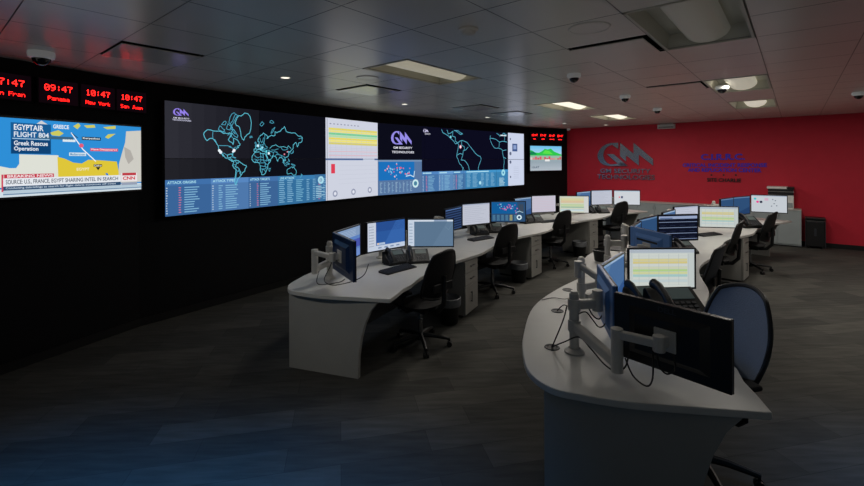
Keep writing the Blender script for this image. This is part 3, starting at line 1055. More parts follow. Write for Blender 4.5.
# landscape screen on the right
gw, gh = 1.32, 0.72
cg = Canvas(gw, gh, (150, 168, 178))
for i in range(6):
    cg.rect(0, gh * (.6 + i * .4 / 6), gw, gh * (.6 + (i + 1) * .4 / 6), (176 - i * 12, 214 - i * 4, 236), 1)
cg.concave([(0, .44), (0, .60), (.08, .58), (.2, .53), (.35, .52), (.5, .58), (.6, .64), (.72, .62), (.85, .65), (1.0, .56), (1.15, .52), (gw, .47), (gw, .42)], (46, 196, 78), 2)
cg.concave([(0, .46), (0, .56), (.15, .55), (.28, .47)], (22, 130, 84), 3)
cg.concave([(.5, .5), (.62, .6), (.78, .58), (.95, .48)], (92, 224, 76), 3)
cg.rect(0, .31, gw, .44, (150, 186, 170), 3)
random.seed(9)
for i in range(14):
    x = i * .094
    cg.rect(x, .32, x + .08, .36 + random.random() * .06, random.choice(((210, 96, 110), (220, 130, 140), (216, 206, 200), (206, 90, 100), (190, 176, 150))), 4)
cg.rect(.6, .27, .8, .33, (232, 232, 230), 5)
for i in range(6):
    cg.rect(0, i * .045, gw, (i + 1) * .045, (176 - i * 5, 186 - i * 4, 196 - i * 4), 1)
cg.text('10:47', .06, .07, .36, .13, (86, 100, 120), 2)
tvr, dr = tv((2.83, 12.53), (3.94, 13.245), 1.68, 2.393, cg, 'landscape_screen', 'wall screen at the far corner showing green hills under sky')


DOT = {'0': '0e11131519110e', '1': '040c040404040e', '2': '0e11010204081f', '4': '02060a121f0202', '5': '1f101e0101110e', '7': '1f010204040404', '9': '0e11110f01020c', ':': '00040400040400',
       'S': '0f10100e01011e', 'a': '00000e010f110f', 'n': '00001619111111', 'F': '1f10101e101010', 'r': '00001619101010', 'P': '1e11111e101010', 'm': '00001a15151515', 'N': '11191513111111', 'e': '00000e111f100e',
       'w': '0000111115150a', 'Y': '11110a04040404', 'o': '00000e1111110e', 'k': '10101214181412', 'J': '0702020202120c', 'u': '0000111111130d', ' ': '00000000000000', '-': '0000001f1f1f00'}


def dots_(cv, s, xc, y0, p, c):
    wch = 5.6 * p
    x = xc - wch * len(s) / 2
    for ch in s:
        bits = DOT.get(ch, DOT['-'])
        for r_ in range(7):
            v = int(bits[r_ * 2:r_ * 2 + 2], 16)
            for q in range(5):
                if v >> (4 - q) & 1:
                    cv.rect(x + q * p, y0 + (6 - r_) * p, x + (q + .92) * p, y0 + (6.92 - r_) * p, c, 1)
        x += wch


def clock(px, time_s, city, label, dirv, off):
    """LED clock on the black wall; the point is where the sight line of column px meets the wall"""
    k = (px - CX) / FPX
    best = None
    for i in range(len(WS) - 1):
        p, q = WS[i], WS[i + 1]
        den = (q.x - p.x) - k * (q.y - p.y)
        if abs(den) < 1e-9:
            continue
        tt = (k * p.y - p.x) / den
        if 0 <= tt <= 1 and p.y + tt * (q.y - p.y) > 0:
            best = p + (q - p) * tt
    t = thing('led_clock', label, 'clock', (best.x, best.y, 2.56), math.atan2(dirv.y, dirv.x), 'red world clocks')
    cw = 0.34
    cv = Canvas(cw, 0.24, (3, 1, 2))
    dots_(cv, time_s, cw / 2, .128, .0089, (255, 30, 26))
    dots_(cv, city, cw / 2, .034, .0057, (255, 26, 22))
    MB().box((0, -off + .018, .12), (cw + .02, .034, .26)).build('housing', M['black'], t, bevel=.004)
    s = mesh_obj('digits', cv.mesh('digits', material=LED), t)
    s.location = (0, -off, 0)


CK = [(6, '07:47', 'San Fran', 'red LED clock cut by the left edge of the photo, reading San Fran'), (56.5, '09:47', 'Panama', 'red LED clock reading Panama above the news screen'), (96, '10:47', 'New York', 'red LED clock reading New York above the news screen'), (129.5, '10:47', 'San Juan', 'red LED clock reading San Juan, nearest the video wall')]
for px, a, q, l in CK:
    clock(px, a, q, l, dl, 0.05)
CK2 = [(533.3, '10:47', 3, 'first small red clock above the landscape screen, next to the video wall'), (541.8, '17:47', 4, 'second small red clock above the landscape screen'), (550.5, '10:47', 6, 'third small red clock above the landscape screen'), (558.6, '10:47', 5, 'fourth small red clock above the landscape screen, nearest the red wall')]
for px, a, nb, l in CK2:
    clock(px, a, '-' * nb, l, dr, 0.06)

# ================================================================ RED WALL LETTERING
def wall_s(px):
    k = (px - CX) / FPX
    return (k * CORNER.y - CORNER.x) / (GA.x - k * GA.y)


def wall_pt(px):
    return CORNER + GA * wall_s(px)


def wall_z(px, py):
    return zat(px, py, wall_pt(px).y)


def raised(tris, name, material, x0, x1, z0, z1, th, parent, asp=None):
    b = MB()
    for t in tris:
        ar = sum(t[i - 1][0] * t[i][1] - t[i][0] * t[i - 1][1] for i in range(3))
        if abs(ar) < 1e-7:
            continue
        t = list(t) if ar > 0 else list(reversed(t))
        P = [(x0 + p[0] * (x1 - x0), z0 + p[1] * (z1 - z0)) for p in t]
        vs = [(p[0], -th, p[1]) for p in P] + [(p[0], 0, p[1]) for p in P]
        b.add(vs, [(0, 1, 2), (0, 3, 4, 1), (1, 4, 5, 2), (2, 5, 3, 0)])
    return b.build(name, material, parent)


def sign(name, label, px0, px1, items):
    """items: (part name, tris, material, pxa, pxb, pya, pyb, thickness)"""
    pm = (px0 + px1) / 2
    c = wall_pt(pm)
    zc = 1.75
    t = thing(name, label, 'sign', (c.x - GB.x * .002, c.y - GB.y * .002, zc), GANG)
    sm = wall_s(pm)
    for nm, tris, mt, pa, pb, ya, yb, th in items:
        pmid = (pa + pb) / 2
        raised(tris, nm, mt, wall_s(pa) - sm, wall_s(pb) - sm, wall_z(pmid, yb) - zc, wall_z(pmid, ya) - zc, th, t)
    return t


nrm = [[(p[0] / GMASP, p[1]) for p in t] for t in GMT]
sign('chrome_emblem', 'large chrome letter emblem mounted on the red wall', 597, 655, [
    ('emblem', nrm, M['sign'], 598, 653.5, 142.5, 166, .05),
    ('upper_lettering', text_polys('GM SECURITY', .02)[0], M['sign'], 600.5, 651, 168.6, 173.2, .03),
    ('lower_lettering', text_polys('TECHNOLOGIES', .02)[0], M['sign'], 597.5, 655, 174.6, 179.4, .03)])
dots = []
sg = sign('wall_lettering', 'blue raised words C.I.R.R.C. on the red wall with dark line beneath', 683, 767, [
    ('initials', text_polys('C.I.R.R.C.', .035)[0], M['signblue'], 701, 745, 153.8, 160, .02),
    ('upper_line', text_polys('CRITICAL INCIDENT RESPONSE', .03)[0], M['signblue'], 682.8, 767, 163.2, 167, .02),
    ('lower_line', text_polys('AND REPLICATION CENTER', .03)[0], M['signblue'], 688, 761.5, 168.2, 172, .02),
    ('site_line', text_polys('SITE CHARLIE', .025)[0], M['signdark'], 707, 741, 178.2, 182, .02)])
db_ = MB()
sm = wall_s(725)
for px in (711.5, 723.6, 735.8):
    db_.cyl((wall_s(px) - sm, -.015, wall_z(px, 175) - 1.75), (wall_s(px) - sm, 0, wall_z(px, 175) - 1.75), .022, n=10)
db_.build('dots', M['signdark'], sg)

# little fittings at the top of the red wall
p = wall_pt(667) - GB * 0.06
t = thing('wall_unit', 'pale grey box high on the red wall under the ceiling', 'box', (p.x, p.y, 2.80), GANG)
MB().box((0, 0, 0.065), (0.42, 0.10, 0.12)).build('body', M['white'], t, bevel=.01)
MB().box((0, -0.053, 0.03), (0.36, 0.006, 0.012)).box((0, -0.053, 0.055), (0.36, 0.006, 0.012)).build('louvers', M['gap'], t)
MB().box((0, 0.03, 0.135), (0.3, 0.03, 0.03)).build('bracket', M['white'], t)
p = CORNER + GA * .10 - GB * .12
t = thing('corner_sensor', 'tiny pale sensor high in the corner where black and red walls meet', 'sensor', (p.x, p.y, H), 0)
MB().lathe([(0.05, 0), (0.055, -0.03), (0.04, -0.06), (0.001, -0.07)], n=16).build('housing', M['dome'], t, smooth=True)
MB().cyl((0, -.03, -.045), (0, -.055, -.05), .018, .014, n=10).build('lens', M['domed'], t)


# ================================================================ LOW CABINETS, PRINTER, CASE
CW, CD, CHT = 0.85, 0.40, 0.84
c0 = Vector((8.18, 9.66))               # front right corner of the last cabinet
cab0 = None
CABL = ['last grey low cabinet along the red wall, carrying the printer', 'grey low cabinet along the red wall, next to the one with the printer', 'third grey low cabinet from the printer end of the red wall', 'grey low cabinet under the blue wall lettering', 'grey low cabinet below the chrome emblem', 'grey low cabinet nearest the black wall corner']
for k in range(6):
    ctr = c0 - GA * (CW * (k + .5)) + GB * (CD / 2)
    if cab0 is None:
        t = cab0 = thing('low_cabinet', CABL[k], 'cabinet', (ctr.x, ctr.y, 0), GANG, 'low cabinets along the red wall')
        MB().box((0, 0.01, .42), (CW - .004, CD - .02, .78)).build('carcass', M['cab'], t)
        MB().box((0, 0.02, .02), (CW - .03, CD - .06, .04)).build('plinth', M['gap'], t)
        MB().box((0, 0, CHT - .0125), (CW, CD, .025)).build('top', M['cabtop'], t, bevel=.003)
        for s in (-1, 1):
            d = MB().box((s * CW / 4, -CD / 2 + .008, .43), (CW / 2 - .008, .018, .74)).build('door', M['cab'], t, bevel=.002)
            MB().box((s * .03, -CD / 2 - .006, .70), (.008, .012, .08)).build('handle', M['handle'], d)
    else:
        t = dup(cab0)
        t.location = (ctr.x, ctr.y, 0)
        t['label'] = CABL[k]
# printer
pc = c0 - GA * .36 + GB * .21
t = thing('printer', 'white office printer with black band on the last low cabinet', 'printer', (pc.x, pc.y, CHT), GANG)
MB().box((0, 0, .20), (.46, .36, .40)).build('body', M['prn'], t, bevel=.012)
MB().box((0, -.02, .425), (.45, .37, .05)).build('scanner_gap', M['prnd'], t)
MB().box((-.06, 0, .475), (.38, .36, .05)).build('scanner_lid', M['prn'], t, bevel=.01)
MB().box((.17, -.01, .475), (.14, .34, .045)).build('paper_feeder', M['prnd'], t, bevel=.006)
MB().box((0, -.184, .35), (.46, .012, .07)).build('control_panel', M['prnd'], t)
MB().box((0, -.184, .09), (.42, .012, .11)).build('paper_tray', M['cab'], t, bevel=.003)
# black upright case
p = wall_pt(814.5) - GB * .22
t = thing('upright_case', 'black upright case with grey edges on the floor beside the last cabinet', 'case', (p.x, p.y, 0), GANG)
MB().box((0, 0, .33), (.32, .28, .58)).build('body', M['chairp'], t, bevel=.02)
MB().box((0, 0, .655), (.34, .30, .05)).build('lid', M['prnd'], t, bevel=.012)
for s in (-1, 1):
    MB().box((s * .165, -.13, .34), (.012, .02, .64)).build('edge_strip', M['brand'], t, bevel=.004)
MB().box((0, -.146, .36), (.04, .012, .16)).build('badge', M['brand'], t)
MB().box((0, -.146, .58), (.26, .012, .008)).build('seam', M['brand'], t)
for sx in (-1, 1):
    for sy in (-1, 1):
        MB().cyl((sx * .12 - .012, sy * .10, .022), (sx * .12 + .012, sy * .10, .022), .022, n=12).build('wheel', M['cable'], t)


# ================================================================ WORKSTATIONS
FL = [Vector(p) for p in ((-0.377, 3.824), (0.621, 5.76), (1.895, 7.47), (3.54, 9.25), (5.11, 10.4))]
FR = [Vector(p) for p in ((1.61, 2.07), (2.50, 4.0), (3.75, 5.70), (5.24, 7.17), (7.08, 8.63))]
ORD = ['nearest', 'second', 'third', 'farthest']
DZ = 0.75


class Unit:
    def __init__(self, row, i, F):
        self.row, self.i = row, i
        a, b_ = F[i], F[i + 1]
        self.F0, self.L = a, (b_ - a).length
        self.ang = math.atan2((b_ - a).y, (b_ - a).x)
        self.m = frame((a.x, a.y, 0), self.ang)
        self.inv = self.m.inverted()
        self.name = '%s desk of the %s row' % (ORD[i], row)

    def w(self, x, y, z=0.0):
        return self.m @ Vector((x, y, z))

    def l(self, x, y):
        return self.inv @ Vector((x, y, 0))


UL = [Unit('left', i, FL) for i in range(4)]
UR = [Unit('right', i, FR) for i in range(4)]


def spl(P, n=8):
    return [(p.x, p.y) for p in catmull([Vector(p) for p in P], n)]


def worktop_poly(units, i):
    u = units[i]
    L = u.L
    e0 = -0.15 if i == 0 else -1.07 * math.tan((units[i - 1].ang - u.ang) / 2)
    e1 = 0.06 if i == 3 else 1.07 * math.tan((u.ang - units[i + 1].ang) / 2)
    front = []
    for k in range(15):
        t = k / 14
        x = t * L
        y = -0.03 + 0.16 * math.sin(PI * t) ** 1.3
        if i == 0 and t < .2:
            y = -0.0 + 0.16 * math.sin(PI * t) ** 1.3
        front.append((x, y))
    g = 0.0015
    front[0] = (front[0][0] + g, front[0][1])
    front[-1] = (front[-1][0] - g, front[-1][1])
    if i == 0:
        back = spl([(L + e1 - g, 1.07), (L * .78, 1.25), (1.066, 1.35), (.44, 1.29), (.12, 1.215), (-.07, 1.135), (-.19, 1.0), (-.20, .84), (-.175, .62), (-.09, .31), (-0.01, .03)], 5)
        return front + back
    if i == 3:
        back = spl([(L + e1, 0.62), (L + e1, .85), (L - .02, 1.05), (L * .78, 1.24), (L * .5, 1.34), (L * .22, 1.25), (e0 + g, 1.07)], 6)
        return front + back
    back = spl([(L + e1 - g, 1.07), (L * .78, 1.26), (L * .5, 1.35), (L * .22, 1.26), (e0 + g, 1.07)], 7)
    return front + back


def end_panel(u, x0, tilt, name, parent, mirror=False):
    """upright end panel with a concave front edge; e runs inward from the front edge"""
    prof = [(.12, .705), (.19, .62), (.245, .50), (.285, .36), (.31, .20), (.315, 0.0), (1.04, 0.0), (1.04, .705)]
    b_ = MB()
    th = .035

    def g(e, z, q):
        return (x0 + q + tilt * e, e, z)
    b_.prism(prof, 0, th, g)
    return b_.build(name, M['panel'], parent)


ped0 = None
chair0 = None
bin0 = None


def make_pedestal(label):
    t = thing('drawer_pedestal', label, 'drawer unit', (0, 0, 0), 0, 'drawer pedestals under the desks')
    w, d, h = .42, .60, .705
    MB().box((0, .012, h / 2 + .015), (w, d - .024, h - .03)).build('carcass', M['panel'], t)
    MB().box((0, .03, .015), (w - .04, d - .08, .03)).build('plinth', M['gap'], t)
    zz = h - .006
    for hh in (.155, .155):
        dr_ = MB().box((0, -d / 2 + .009, zz - hh / 2), (w - .006, .018, hh - .006)).build('drawer', M['panel'], t, bevel=.002)
        hb_ = MB().bar((-.055, -d / 2 - .018, zz - hh / 2), (.055, -d / 2 - .018, zz - hh / 2), .01, .01)
        for s in (-1, 1):
            hb_.box((s * .05, -d / 2 - .008, zz - hh / 2), (.01, .022, .01))
        hb_.build('handle', M['handle'], dr_)
        zz -= hh
    hh = zz - .035
    dr_ = MB().box((0, -d / 2 + .009, zz - hh / 2), (w - .006, .018, hh - .006)).build('door', M['panel'], t, bevel=.002)
    hb_ = MB().box((-.03, -d / 2 - .018, zz - .16), (.01, .01, .13))
    for s in (-1, 1):
        hb_.box((-.03, -d / 2 - .008, zz - .16 + s * .055), (.01, .022, .01))
    hb_.build('handle', M['handle'], dr_)
    return t


def make_chair(label, meshmat):
    """faces +y, origin on the floor under the gas lift"""
    t = thing('office_chair', label, 'chair', (0, 0, 0), 0, 'black mesh office chairs')
    # five-star base
    bb = MB()
    bb.cyl((0, 0, .07), (0, 0, .14), .045, .035, n=16)
    for k in range(5):
        a = 2 * PI * k / 5 + .3
        bb.tube([(math.cos(a) * r, math.sin(a) * r, z) for r, z in ((.03, .115), (.15, .108), (.28, .085), (.315, .078))], [.026, .022, .017, .016], n=8)
    base = bb.build('star_base', M['chairp'], t, smooth=True)
    for k in range(5):
        a = 2 * PI * k / 5 + .3
        x, y = math.cos(a) * .31, math.sin(a) * .31
        tx, ty = -math.sin(a), math.cos(a)
        cb_ = MB()
        for s in (-1, 1):
            cb_.cyl((x + tx * .006 * s, y + ty * .006 * s, .028), (x + tx * .026 * s, y + ty * .026 * s, .028), .028, n=14)
        cb_.cyl((x, y, .03), (x, y, .08), .009, n=8)
        cb_.build('caster', M['chairp'], t, smooth=True)
    MB().cyl((0, 0, .13), (0, 0, .28), .026, n=14).cyl((0, 0, .27), (0, 0, .39), .016, n=12).build('gas_lift', M['chrome'], t, smooth=True)
    MB().box((0, -.02, .405), (.20, .26, .05)).build('mechanism', M['chairp'], t, bevel=.012)
    # seat cushion
    sb = MB()
    nx, ny = 12, 12
    top, bot = [], []
    for j in range(ny + 1):
        for i in range(nx + 1):
            u, v = -1 + 2 * i / nx, -1 + 2 * j / ny
            # square-to-rounded map
            px_ = .245 * u * math.sqrt(1 - .30 * v * v)
            py_ = .235 * v * math.sqrt(1 - .30 * u * u) + .02
            e = max(abs(u), abs(v))
            z = .485 - .025 * e ** 4 - .02 * max(0, v) ** 3 + .012 * u * u
            top.append((px_, py_, z))
            bot.append((px_ * .93, py_ * .93, .43 + .01 * e))
    n1 = (nx + 1) * (ny + 1)
    fs = []
    for j in range(ny):
        for i in range(nx):
            a = j * (nx + 1) + i
            fs.append((a, a + 1, a + nx + 2, a + nx + 1))
            fs.append((n1 + a, n1 + a + nx + 1, n1 + a + nx + 2, n1 + a + 1))
    rim = [i for i in range(nx + 1)] + [j * (nx + 1) + nx for j in range(1, ny + 1)] + [ny * (nx + 1) + i for i in range(nx - 1, -1, -1)] + [j * (nx + 1) for j in range(ny - 1, 0, -1)]
    for k in range(len(rim)):
        a, b_ = rim[k], rim[(k + 1) % len(rim)]
        fs.append((a, n1 + a, n1 + b_, b_))
    sb.add(top + bot, fs)
    sb.build('seat', M['fabric'], t, smooth=True)

    # backrest: a curved, slightly leaning shield
    def bk(u, v):
        """u -1..1 across, v 0..1 up"""
        wd = .185 + .05 * math.sin(PI * min(1, v * .85 + .12)) - .03 * v ** 3
        x = u * wd
        z = .55 + .51 * v + (-.045 * u * u * (v ** 4)) + .05 * u * u * (1 - v) ** 3
        y = -.255 - .03 * math.sin(PI * v) * 1.0 - .13 * v ** 1.7 + .055 * u * u
        return Vector((x, y, z))
    nu, nv = 14, 14
    mbk = MB()
    fr, bkv = [], []
    for j in range(nv + 1):
        for i in range(nu + 1):
            p_ = bk((-1 + 2 * i / nu) * .97, .015 + .97 * j / nv)
            fr.append(p_)
            bkv.append(p_ + Vector((0, -.012, 0)))
    n1 = len(fr)
    fs = []
    for j in range(nv):
        for i in range(nu):
            a = j * (nu + 1) + i
            fs.append((a, a + 1, a + nu + 2, a + nu + 1)[::-1])
            fs.append((n1 + a, n1 + a + 1, n1 + a + nu + 2, n1 + a + nu + 1))
    mbk.add(fr + bkv, fs)
    mbk.build('backrest', meshmat, t, smooth=True)
    loop = [bk(-1 + 2 * i / 14, 0) for i in range(15)] + [bk(1, j / 14) for j in range(1, 15)] + [bk(1 - 2 * i / 14, 1) for i in range(1, 15)] + [bk(-1, 1 - j / 14) for j in range(1, 14)]
    MB().tube([p_ + Vector((0, -.006, 0)) for p_ in loop], .014, n=8, closed=True).build('back_frame', M['chairp'], t, smooth=True)
    MB().tube([(0, -.10, .40), (0, -.25, .42), (0, -.325, .50), (0, -.335, .66), (0, -.345, .80)], [.03, .028, .026, .022, .016], n=10).build('back_support', M['chairp'], t, smooth=True)
    MB().box((0, -.318, .68), (.30, .02, .09)).build('lumbar_pad', M['chairp'], t, bevel=.009)
    for s in (-1, 1):
        ab = MB().tube([(s * .12, -.03, .42), (s * .245, -.03, .425), (s * .285, -.03, .46), (s * .285, -.03, .62)], [.018, .018, .018, .016], n=8)
        arm = ab.build('armrest', M['chairp'], t, smooth=True)
        MB().box((s * .28, .0, .632), (.085, .24, .028)).build('arm_pad', M['fabric'], arm, bevel=.012, segs=3)
    return t


def make_bin(label):
    t = thing('waste_bin', label, 'bin', (0, 0, 0), 0, 'waste bins under the desks')
    MB().lathe([(.001, .005), (.105, .005), (.11, .012), (.135, .30), (.139, .305), (.132, .30), (.104, .02), (.001, .018)]).build('body', M['bin'], t, smooth=True)
    MB().lathe([(.143, .22), (.146, .26), (.145, .312), (.138, .318), (.128, .30), (.118, .19), (.05, .12), (.001, .11)]).build('liner', M['liner'], t, smooth=True)
    return t


CHAIRPOS = {('left', 0): (.84, .16, -14), ('left', 1): (.76, .23, -13), ('left', 2): (.74, .25, -13), ('left', 3): (.76, .22, -10),
            ('right', 0): None, ('right', 1): (.86, .27, -8), ('right', 2): (1.05, .31, 3), ('right', 3): (.66, .20, -4)}
for units in (UL, UR):
    for u in units:
        nm = u.name
        t = thing('workstation_desk', 'curved pale grey worktop and panels, ' + nm, 'desk', (u.F0.x, u.F0.y, 0), u.ang, 'desks of the %s row' % u.row)
        MB().prism(worktop_poly(units, u.i), DZ - .038, DZ).build('worktop', M['desk'], t, bevel=.006)
        if u.i == 0:
            end_panel(u, .0, -.15, 'end_panel', t)
        if u.i == 3:
            end_panel(u, u.L - .10, .05, 'end_panel', t)
        MB().box((u.L / 2 - .17, .86, .41), (u.L - .60, .02, .60)).build('modesty_panel', M['modesty'], t)
        if u.i == 0:
            e = MB()
            e.tube([(u.L - .5, .93, .02), (u.L - .5, .93, .70)], .03, n=12)
            e.build('leg', M['modesty'], t)
        # pedestal at the far end
        lab = 'grey drawer pedestal with cupboard door under the %s' % nm
        if not (u.row == 'right' and u.i == 3) and not (u.row == 'left' and u.i == 3):
            if ped0 is None:
                p_ = ped0 = make_pedestal(lab)
            else:
                p_ = dup(ped0)
                p_['label'] = lab
            w_ = u.w(u.L - .19, .335)
            p_.location = (w_.x, w_.y, 0)
            p_.rotation_euler = (0, 0, u.ang)
        # waste bin
        if u.row == 'left' and u.i < 3:
            lab = 'black waste bin with grey liner under the %s' % nm
            if bin0 is None:
                b_ = bin0 = make_bin(lab)
            else:
                b_ = dup(bin0)
                b_['label'] = lab
            w_ = u.w(u.L - .62, .16)
            b_.location = (w_.x, w_.y, 0)
        # chair
        cp = CHAIRPOS[(u.row, u.i)]
        lab = 'black mesh office chair tucked under the %s' % nm
        if cp is not None:
            if chair0 is None:
                c_ = chair0 = make_chair(lab, M['mesh'])
            else:
                c_ = dup(chair0)
                c_['label'] = lab
            w_ = u.w(cp[0], cp[1])
            c_.location = (w_.x, w_.y, 0)
            c_.rotation_euler = (0, 0, u.ang + R(cp[2]))
            if u.row == 'right' and u.i == 1:
                c_['label'] = 'office chair with grey-lit mesh back tucked under the second desk of the right row'
                for ch in kids(c_):
                    if ch.name.startswith('backrest'):
                        ch.data = ch.data.copy()
                        ch.data.materials.clear()
                        ch.data.materials.append(M['mesh_greylit'])
c_ = make_chair('office chair with blue-lit mesh back at the nearest desk of the right row', M['mesh_bluelit'])
c_.location = (1.64, 2.70, 0)
c_.scale = (1, 1, 1.08)
c_.rotation_euler = (0, 0, R(103))


# ---------------------------------------------------------------- monitors
MW, MH = 0.58, 0.352
SW, SH = MW - .024, MH - .026


def scr(kind):
    w, h = SW, SH
    if kind == 'off':
        return Canvas(w, h, (14, 22, 40))
    if kind == 'desktop':
        c = Canvas(w, h, (44, 88, 156))
        c.rect(.0, h - .11, w, h, (40, 78, 144), 1)
        c.poly([(.2, 0), (w, .0), (w, h), (.42, h)], (54, 100, 170), 1)
        c.rect(0, 0, .12, h, (196, 204, 218), 2)
        for i in range(8):
            c.rect(.02, h - .05 - i * .032, .09, h - .042 - i * .032, (150, 160, 180), 3)
        c.rect(0, 0, w, .055, (192, 204, 222), 2)
        c.rect(.13, .06, .25, .085, (170, 190, 216), 3)
        c.disc(.15, .075, .01, (240, 190, 120), 4)
        for i in range(4):
            c.rect(.15 + i * .09, .018, .2 + i * .09, .034, (120, 140, 175), 3)
        return c
    if kind == 'blue_window':
        c = Canvas(w, h, (92, 128, 190))
        c.rect(0, h - .10, w, h, (128, 152, 186), 1)
        c.rect(0, .10, w, .19, (70, 84, 170), 1)
        c.rect(0, .0, w, .08, (110, 140, 200), 1)
        for i in range(5):
            c.rect(.03, h - .03 - i * .016, w - .1, h - .026 - i * .016, (170, 190, 215), 2)
        return c
    if kind == 'greyblue':
        c = Canvas(w, h, (90, 116, 142))
        c.poly([(.3, 0), (w, 0), (w, h), (.5, h)], (96, 122, 148), 1)
        c.rect(0, 0, .075, h, (196, 208, 224), 2)
        for i in range(7):
            c.rect(.012, h - .06 - i * .038, .055, h - .045 - i * .038, (160, 178, 200), 3)
        c.rect(0, h - .022, w, h, (206, 216, 228), 2)
        c.rect(.32, h - .022, .48, h, (140, 160, 186), 3)
        c.line([(.46, .24), (.50, .20), (.545, .27)], .006, (108, 134, 158), 3)
        return c
    if kind == 'darklist':
        c = Canvas(w, h, (14, 18, 34))
        for i in range(5):
            y = h - .012 - i * .074
            c.rect(0, y - (.036 if i == 0 else .007), w, y, (150, 164, 196) if i == 0 else (128, 142, 172), 1)
            for k in range(4):
                c.rect(.02 + k * .14, y - .050, .1 + k * .14, y - .046, (44, 52, 78), 2)
        c.rect(.02, h - .045, .2, h - .03, (90, 110, 150), 2)
        return c
    if kind == 'bluelist':
        c = Canvas(w, h, (24, 36, 64))
        for i in range(9):
            y = h - .01 - i * .037
            c.rect(.01, y - .016, w - .01, y, (80, 108, 156) if i == 0 else (52, 74, 114), 1)
        return c
    if kind == 'white':
        c = Canvas(w, h, (190, 194, 208))
        for i in range(9):
            c.rect(.04, h - .05 - i * .03, .04 + (.3 + .17 * ((i * 37) % 5) / 5), h - .046 - i * .03, (160, 166, 184), 1)
        c.rect(0, h - .02, w, h, (170, 178, 198), 1)
        return c
    if kind == 'pinkwhite':
        c = Canvas(w, h, (198, 194, 208))
        for i in range(8):
            c.rect(.02, h - .05 - i * .034, w - .03, h - .046 - i * .034, (206, 176, 190), 1)
        return c
    if kind == 'dashboard':
        c = Canvas(w, h, (44, 76, 112))
        c.rect(.01, .13, w - .13, h - .01, (20, 92, 152), 1)
        random.seed(5)
        for i in range(34):
            a = random.choice(((.18, .25), (.20, .21), (.32, .25), (.36, .24), (.30, .22), (.44, .20)))
            c.disc(a[0] + random.gauss(0, .028), a[1] + random.gauss(0, .022), random.uniform(.006, .012), random.choice(((214, 80, 130), (160, 96, 190), (120, 200, 230), (220, 120, 160))), 2)
        c.line([(.40, .15), (.46, .17), (.52, .15)], .01, (170, 205, 225), 3)
        for k in range(6):
            for i in range(6):
                c.rect(.02 + k * .07, .10 - i * .016, .02 + k * .07 + .045, .108 - i * .016, (90, 140, 170) if k != 4 else (196, 190, 110), 2)
        c.ring(w - .10, .07, .022, .042, (214, 236, 244), 3)
        c.rect(w - .10, .15, w - .03, h - .04, (60, 74, 92), 2)
        return c
    if kind == 'yellow':
        c = Canvas(w, h, (190, 198, 196))
        c.rect(0, h - .03, w, h, (170, 180, 190), 1)
        pal = {2: (206, 198, 146), 3: (206, 192, 128), 5: (198, 202, 176), 6: (172, 202, 136), 7: (200, 204, 152), 8: (158, 194, 192), 10: (186, 200, 202)}
        for i in range(13):
            y = h - .036 - i * .0225
            c.rect(.03, y - .019, w - .06, y, pal.get(i, (200, 206, 200)), 1)
        for k in range(6):
            c.rect(.08 + k * .085, .02, .083 + k * .085, h - .04, (170, 178, 180), 2)
        return c
    if kind == 'yellow_orange':
        c = Canvas(w, h, (200, 206, 190))
        pal = {1: (214, 206, 156), 2: (212, 204, 150), 3: (218, 186, 150), 4: (212, 192, 156), 6: (180, 204, 152), 7: (196, 208, 162), 8: (140, 180, 154), 10: (184, 204, 208), 11: (196, 214, 220)}
        for i in range(13):
            y = h - .02 - i * .0235
            c.rect(.02, y - .02, w - .09, y, pal.get(i, (206, 208, 186)), 1)
        c.rect(w - .085, .0, w, h, (206, 208, 206), 1)
        return c
    if kind == 'dots':
        c = Canvas(w, h, (196, 202, 208))
        c.disc(.06, h - .07, .022, (60, 190, 200), 1)
        c.disc(.10, h - .13, .022, (230, 50, 140), 1)
        c.disc(.155, h - .13, .024, (30, 36, 60), 1)
        c.rect(.21, h - .10, .27, h - .05, (206, 170, 190), 1)
        for x, y in ((.34, .25), (.32, .12), (.40, .13), (.36, .17), (.38, .23)):
            c.disc(x, y, .011, (110, 120, 130), 1)
        c.rect(0, h - .016, w, h, (160, 172, 186), 1)
        return c
    if kind == 'two_marks':
        c = Canvas(w, h, (204, 208, 214))
        c.rect(.10, h - .17, .13, h - .14, (226, 90, 110), 1)
        c.rect(.15, h - .18, .19, h - .13, (50, 60, 100), 1)
        c.rect(.0, h - .016, w, h, (150, 170, 190), 1)
        return c
    if kind == 'dimblue':
        c = Canvas(w, h, (46, 78, 118))
        c.poly([(0, 0), (w, 0), (w, h * .4)], (36, 64, 104), 1)
        c.rect(0, h - .02, w, h, (96, 126, 160), 1)
        return c
    if kind == 'paleblue':
        c = Canvas(w, h, (72, 106, 150))
        c.poly([(0, 0), (w, 0), (w, h * .35)], (50, 84, 136), 1)
        c.poly([(0, h), (0, h * .5), (w * .4, h)], (88, 122, 160), 1)
        c.rect(0, h - .02, w, h, (150, 176, 204), 1)
        return c
    return Canvas(w, h, (30, 40, 60))


SCR = {}


def scr_mesh(kind):
    if kind not in SCR:
        SCR[kind] = scr(kind).mesh('screen')
    return SCR[kind]


